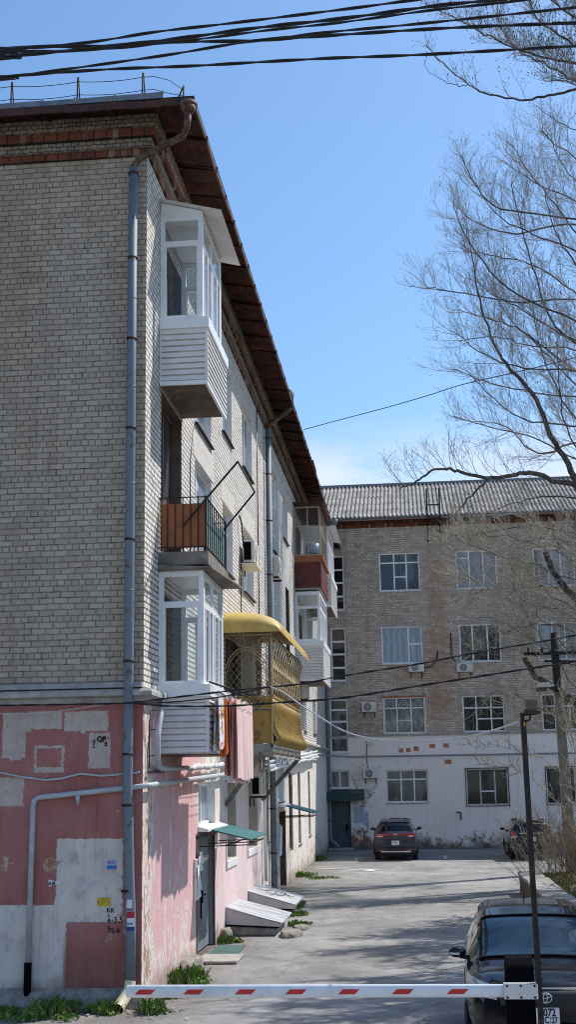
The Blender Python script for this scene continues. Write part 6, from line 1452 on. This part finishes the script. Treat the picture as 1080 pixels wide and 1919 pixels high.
# long arching limb over the far roof with its drooping fork
arch = T.limbs(guide([(1125,985),(1085,915),(1045,903),(1005,887),(975,888),(925,895),(870,887),(843,879),(812,882),(780,903),(750,915)], 46, 44.5), .095, .02, 8)
T.sprout(arch[14:], .85, (.8,1.7), (.25,.7), up=1.2, side=.35)
fk = T.limbs(guide([(920,896),(895,918),(870,945),(850,968),(832,992)], 44.9, 44.2), .04, .01, 6); T.sprout(fk, .5, (.3,.8))
lo = [([(1130,1000),(1075,1000),(1000,985),(930,995),(870,1005)], 47.5), ([(1130,960),(1060,930),(990,935),(920,960),(880,990)], 46.5)]
for px, Y in lo: T.sprout(T.limbs(guide(px, 46, Y), .035, .008, 5), .8, (.5,1.2), up=.2)
T.done('bare_tree', (7.5, 46.2, .2), 'tall bare tree with budding twigs and a long limb arching over the far roof', 'tree', 'bark', 'twig')
# thick dark limbs and pale budding twigs of the tree behind the pole
T = Tree(23)
T.limbs([(6.3,40.5,.2),(6.1,40.3,3),(5.9,40.2,6.5),(6.2,40,10),(6.8,40,14)], .36, .12, 10)
T.limbs(guide([(1170,1240),(1110,1160),(1085,1125),(1060,1100),(1038,1070),(1022,1035)], 40.0, 38.6), .15, .085, 9)
T.limbs(guide([(1180,1400),(1120,1345),(1085,1320),(1058,1302),(1030,1285),(1002,1262),(985,1232)], 40.2, 39.0), .17, .085, 9)
pl = [([(1150,1100),(1080,1085),(1000,1060),(930,1040),(850,1005)], 37), ([(1150,1200),(1060,1130),(980,1070),(900,1015),(850,995)], 38.5), ([(1150,1270),(1060,1240),(990,1190),(930,1160),(870,1155)], 37.2), ([(1150,1150),(1050,1140),(960,1130),(880,1080),(845,1085)], 39.2),
      ([(1150,1300),(1060,1210),(1000,1140),(960,1060)], 38.2), ([(1160,1180),(1085,1190),(1010,1230),(950,1210)], 37.5), ([(1150,1050),(1090,1030),(1040,1010),(980,1010)], 38.)]
pl += [([(1150,1090),(1060,1040),(970,1010),(890,1000),(840,1010)], 36.5), ([(1150,1160),(1060,1100),(980,1100),(900,1110),(850,1130)], 37.8), ([(1150,1240),(1070,1180),(1000,1170),(920,1200),(880,1230)], 36.8), ([(1150,1330),(1080,1290),(1020,1200),(980,1130),(960,1090)], 37.4), ([(1150,1120),(1080,1060),(1020,990),(960,960)], 38.4), ([(1150,1380),(1085,1360),(1020,1330),(950,1300),(900,1310)], 37.0)]
for px, Y in pl: T.sprout(T.limbs(guide(px, 40, Y), .022, .008, 5, wob=.05), .66, (.8,2.2), (.25,.8), (.1,.3), up=.05, leaf=.22, bud=.5, rs=1.4, side=.6)
T.done('budding_tree', (6.3, 40.5, .2), 'budding tree with thick dark cut limbs behind the utility pole', 'tree', 'bark', 'twig_pale')
# low suckers of pale twigs round the pole
T = Tree(31)
for px, Y in (([(1120,1620),(1085,1500),(1030,1430),(960,1405),(880,1395)], 36.4), ([(1110,1640),(1070,1540),(1020,1480),(960,1440),(900,1430)], 37.2), ([(1120,1600),(1080,1400),(1040,1340),(1000,1320)], 37.0), ([(1110,1600),(1075,1420),(1060,1340),(1055,1290)], 36.6), ([(1120,1620),(1090,1560),(1040,1545),(980,1540),(940,1560)], 35.6), ([(1110,1600),(1090,1480),(1085,1380),(1070,1320)], 37.0)):
    T.sprout(T.limbs(guide(px, 37, Y), .018, .005, 5, wob=.03), .6, (.3,.9), (.15,.5), (.08,.25), up=.45, leaf=.55, bud=.3, rs=1.5)
T.done('sapling', (5.2, 37, .6), 'pale arching sapling with fresh green leaves at the pole foot', 'tree', 'twig_pale', 'twig_pale')
# nearer tree reaching in at the upper right
T = Tree(41)
T.limbs([(7.2,22.5,.3),(7.0,22.4,5),(6.8,22.3,10),(6.3,22.2,14),(5.9,22,18)], .30, .10, 10)
ng = [([(1230,150),(1150,165),(1079,170),(1028,180),(977,188),(908,175),(879,157),(820,109),(800,82)], 22.0, .038), ([(1230,140),(1150,135),(1079,118),(1021,109),(948,84),(882,47),(800,5)], 21.6, .04), ([(1230,190),(1150,180),(1080,150),(1020,118),(960,85),(930,30)], 22.6, .035), ([(1230,110),(1150,100),(1079,84),(1010,36),(985,-20)], 22.2, .05), ([(1230,60),(1150,60),(1060,20),(1000,-40)], 21.8, .04), ([(1230,210),(1150,195),(1085,160),(1035,150)], 21.4, .02), ([(1230,120),(1130,60),(1060,-20)], 22.4, .05)]
for i, (px, Y, r) in enumerate(ng): T.sprout(T.limbs(guide(px, 22.2, Y), r, .007, 6, wob=.012), 2.5 if i else .5, (.4,1.1), (.15,.45), (.06,.18), up=.8, t0=.3 if i else .45, rs=.62, side=.5)
T.sprout(T.limbs(guide([(879,157),(850,160),(820,143),(794,122)], 22., 21.9), .010, .004, 5), .5, (.2,.4), (.08,.2), (.05,.1), rs=.6)
T.sprout(T.limbs(guide([(1200,290),(1120,260),(1060,235),(1015,205)], 24, 24), .02, .005, 5, wob=.012), .7, (.3,.7), (.12,.35), (.06,.15), rs=.65)
for pts in ([(6.9,22.4,7),(5.4,21.5,7.8),(4.2,20.8,9.2),(3.6,20.4,10.2)], [(6.9,22.4,8.6),(5.6,24,10.0),(4.7,25.6,11.6)], [(6.8,22.3,9.5),(8.4,22.6,11),(9.5,23,13.5)], [(7,22.4,6),(8.2,24,8),(8.8,25,10)], [(6.9,22.4,5.2),(6.0,20.4,6.4),(5.0,18.8,7.4)]): T.sprout(T.limbs(pts, .075, .02, 6), .8)
T.done('bare_tree', (7.2, 22.5, .3), 'nearer bare tree reaching in behind the overhead cables', 'tree', 'bark', 'twig')
# trees standing farther right of the road, whose boughs shade it
def bank_tree(seed, x, y, hs, label):
    T = Tree(seed); rg = T.rg; T.limbs([(x,y,.4),(x-.2,y-.1,3),(x-.4,y,6),(x-.6,y+.1,9.5),(x-.7,y+.1,13.5)], .26, .06, 10)
    for k in range(hs):
        z = 3.8+6.4*k/hs; a = math.pi+rg.uniform(-1.15,1.15) if k % 4 else rg.uniform(-1.2,1.2); r = rg.uniform(2.6,3.9)*(1-.35*k/hs)
        b_ = Vector((x-.4,y,z)); T.sprout(T.limbs([b_, b_+Vector((r*.5*math.cos(a), r*.55*math.sin(a), rg.uniform(.4,.9))), b_+Vector((r*math.cos(a), r*1.1*math.sin(a), rg.uniform(1.1,2.4)))], .095, .03, 7), .55, (1.2,2.9), (.4,1.2), (.15,.4), rs=4.2)
    T.done('bare_tree', (x, y, .4), label, 'tree', 'bark', 'twig')
bank_tree(61, 8.1, 31.0, 20, 'bare tree standing far up on the grass bank, shading the yard')
bank_tree(67, 7.5, 25.0, 16, 'lower bare tree on the bank close to the parked people carrier')
# brown shrub on the bank and a greyer one before the dark hatchback
def shrub(name, seed, spots, n, h, lean, label, tw, leaf, dens=.8):
    T = Tree(seed); rg = T.rg
    for k in range(n):
        x, y = rg.choice(spots); x += rg.gauss(0,.22); y += rg.gauss(0,.3); z = bankz(x, y)-.05; hh = h*rg.uniform(.55,1.1)
        d = Vector((lean+rg.gauss(0,.45), rg.gauss(0,.4), 1.)).normalized(); P = wander(Vector((x,y,z)), d, hh, 6, .15, .10, rg); T.limb.tube(P, [.012*(1-.7*i/6) for i in range(7)], 4)
        T.second(P, (.2,.6), (.08,.25), leaf, .3, .9, dens)
    T.done(name, (spots[0][0], spots[0][1], 0), label, 'shrub', tw, tw)
shrub('shrub', 51, [(4.3,35),(4.7,33.5),(5.2,34.6),(4.1,36.2),(5.0,31.8)], 80, 1.9, -.35, 'leafless brown shrub spreading over the grass bank', 'shrubtwig', .03)
shrub('shrub', 53, [(3.75,36.6),(3.6,36.9),(4.0,37.1)], 30, 1.75, -.32, 'greyish green twiggy shrub before the dark hatchback', 'twig_pale', .12, 1.1)
# ================================================================== WEEDS AND GRASS
def blades(mb, x, y, z, n, spread, h, rg, wd=.018):
    for _ in range(n):
        a = rg.uniform(0, 6.28); r = spread*rg.random()**.6; bx_ = x+r*math.cos(a); by = y+r*math.sin(a)*1.2; ln = h*rg.uniform(.5,1.1); dx = rg.gauss(0,.35)*ln; dy = rg.gauss(0,.35)*ln
        px, py = -dy, dx; m_ = math.hypot(px, py)+1e-6; px *= wd/m_*.6; py *= wd/m_*.6
        mb.add([(bx_-px,by-py,z),(bx_+px,by+py,z),(bx_+dx*.5+px*1.2,by+dy*.5+py*1.2,z+ln*.65),(bx_+dx,by+dy,z+ln*.92),(bx_+dx*.5-px*1.2,by+dy*.5-py*1.2,z+ln*.65)], [(0,1,2,3,4)])
def weed(x, y, n, spread, h, label, flowers=0, name='weed_clump'):
    rg = random.Random(int(x*977+y*131)); m_ = MB(); sub_ = [(x+rg.gauss(0,spread*.55), y+rg.gauss(0,spread*.9), rg.uniform(.35,1.)) for _ in range(7)]
    blades(m_, x, y, -.01, n//2, spread*.9, h*.7, rg)
    h *= .6
    for _ in range(n*3):      # small notched leaves
        sx_, sy_, sh_ = rg.choice(sub_); a = rg.uniform(0, 6.28); r = spread*.5*rg.random()**.5; p = Vector((max(sx_+r*math.cos(a), XF+.02) if y > 19.2 else sx_+r*math.cos(a), min(sy_+r*math.sin(a), 18.8) if y < 18.9 else sy_+r*math.sin(a), rg.uniform(.01, h*.85*sh_*(1-.6*r/spread)))); d = Vector((rg.gauss(0,1), rg.gauss(0,1), rg.gauss(0,.5))).normalized()*rg.uniform(.03,.06); b = perp(d.normalized(), rg)*d.length*.45
        m_.add([p, p+d*.5+b, p+d, p+d*.5-b], [(0,1,2,3)])
    dry = MB(); blades(dry, x, y, -.01, n//2, spread*1.15, h*.9, rg, .012); m_.add(dry.v, dry.f, 1)
    o = tag(build(name, m_, [MT['grass'], MT['grassdry']]), label, 'weeds', 'weed clumps along the foot of the walls')
    if flowers:
        f = MB()
        for _ in range(flowers):
            a = rg.uniform(0, 6.28); r = spread*rg.random(); f.cyl((x+r*math.cos(a), y+r*math.sin(a), h*rg.uniform(.6,1.05)), .022, .012, 7)
        build('dandelion', f, MT['dandelion'], o)
weed(-5.25, 18.45, 260, .36, .34, 'leafy weed clump at the gas pipe foot under the gable'); weed(-4.52, 18.55, 170, .20, .30, 'weed clump between gas pipe and cream drain outlet')
weed(-3.86, 18.55, 200, .19, .34, 'bushy weed clump between cream drain outlet and street front'); weed(-3.85, 21.3, 420, .34, .36, 'largest grass clump, by the wall behind the barrier arm', 4); weed(-3.8, 19.9, 160, .2, .2, 'low green clump close behind the barrier arm', 1)
weed(-3.9, 26.2, 120, .16, .28, 'small bright clump between grey door and nearer hatch'); weed(-3.35, 33.9, 240, .42, .26, 'weeds beyond the farther hatch, by the second drainpipe', 3); weed(-2.95, 31.5, 150, .25, .18, 'low weeds at the outer edge of the farther hatch')
weed(-2.75, 29.2, 120, .22, .2, 'weeds sprouting among the loose stones'); weed(-3.95, 43.6, 170, .35, .3, 'weed clump with yellow dandelions far down the wall', 12); weed(-3.3, 42.8, 110, .4, .14, 'flat weeds on the asphalt far down the wall'); weed(-4.0, 52.4, 150, .3, .34, 'weed clump in the corner of the two houses', 8)
weed(-5.95, 18.42, 160, .2, .2, 'dry low weeds at the gable foot before the gas pipe')
m_ = MB(); rg = random.Random(5)
for _ in range(5200):
    x = 3.42+5.2*rg.random()**1.6; y = rg.uniform(24, 37.4); blades(m_, x, y, bankz(x, y)-.01, 1, .02, .17, rg, .010)
o = build('bank_grass', m_, MT['grassdry']); tag(o, 'short patchy spring grass on the bank behind the low wall', 'grass', kind='stuff')
m_ = MB()      # dry leaves and crumbs along the walls
for _ in range(900):
    if rg.random() < .6: x = XF+.02+abs(rg.gauss(0,.45)); y = rg.uniform(18, 52)
    else: x = rg.uniform(-7,-3.4); y = 18.9-abs(rg.gauss(0,.35))
    s_ = rg.uniform(.012,.035); a = rg.uniform(0,6.28); m_.add([(x+s_*math.cos(a+k*1.57),y+s_*math.sin(a+k*1.57),.008+rg.random()*.02) for k in range(4)], [(0,1,2,3)], rg.randint(0,1))
o = build('litter', m_, [simple('dry_leaf', (.2,.14,.08), .9), simple('pale_crumb', (.4,.36,.32), .9)]); tag(o, 'dry leaves and plaster crumbs along the wall foot', 'litter', kind='stuff')

# ================================================================== LIGHT
SUN = Vector((.59, .48, 1.)).normalized(); el = math.asin(SUN.z); az = math.atan2(SUN.x, SUN.y)
wd = bpy.data.worlds.new("World"); scene.world = wd; wd.use_nodes = True; nt = wd.node_tree
bg = nt.nodes['Background']; sk = nt.nodes.new('ShaderNodeTexSky'); sk.sky_type = 'NISHITA'; sk.sun_disc = False
sk.sun_elevation = el; sk.sun_rotation = az; sk.altitude = 100; sk.air_density = 1.0; sk.dust_density = .9; sk.ozone_density = 1.6
def wn(t): return nt.nodes.new(t)
tc = wn('ShaderNodeTexCoord'); sp = wn('ShaderNodeSeparateXYZ'); nt.links.new(tc.outputs['Generated'], sp.inputs[0])
mp = wn('ShaderNodeMapping'); mp.inputs['Scale'].default_value = (2.2, 2.2, 7.5); nt.links.new(tc.outputs['Generated'], mp.inputs[0])
nz = wn('ShaderNodeTexNoise'); nz.inputs['Scale'].default_value = 2.3; nz.inputs['Detail'].default_value = 7; nz.inputs['Roughness'].default_value = .58; nt.links.new(mp.outputs[0], nz.inputs['Vector'])
mr = wn('ShaderNodeMapRange'); mr.interpolation_type = 'SMOOTHSTEP'; mr.inputs[1].default_value = .40; mr.inputs[2].default_value = .66; nt.links.new(nz.outputs[0], mr.inputs[0])
lowr = wn('ShaderNodeMapRange'); lowr.interpolation_type = 'SMOOTHSTEP'; lowr.inputs[1].default_value = .29; lowr.inputs[2].default_value = .215; nt.links.new(sp.outputs[2], lowr.inputs[0])
ml = wn('ShaderNodeMath'); ml.operation = 'MULTIPLY'; nt.links.new(mr.outputs[0], ml.inputs[0]); nt.links.new(lowr.outputs[0], ml.inputs[1])
mx = wn('ShaderNodeMix'); mx.data_type = 'RGBA'; mx.inputs[7].default_value = (6.2, 6.4, 6.7, 1); nt.links.new(ml.outputs[0], mx.inputs[0]); tn = wn('ShaderNodeMix'); tn.data_type = 'RGBA'; tn.blend_type = 'MULTIPLY'; tn.inputs[0].default_value = 1; tn.inputs[7].default_value = (.90, 1.13, 1.28, 1); nt.links.new(sk.outputs[0], tn.inputs[6]); nt.links.new(tn.outputs[2], mx.inputs[6])
nt.links.new(mx.outputs[2], bg.inputs[0]); bg.inputs[1].default_value = .15
sd = bpy.data.lights.new("sun", 'SUN'); sd.energy = 5.0; sd.angle = R(.53); sd.color = (1., .955, .89)
so_ = bpy.data.objects.new("sun", sd); COL.objects.link(so_); so_.rotation_euler = (-SUN).to_track_quat('-Z', 'Y').to_euler(); so_.location = (20, 20, 40)
scene.view_settings.view_transform = 'Standard'; scene.view_settings.look = 'None'; scene.view_settings.exposure = 0
scene.cycles.use_denoising = True; scene.cycles.filter_width = 1.05
scene.render.engine = 'CYCLES'; scene.cycles.max_bounces = 6; scene.cycles.transparent_max_bounces = 12
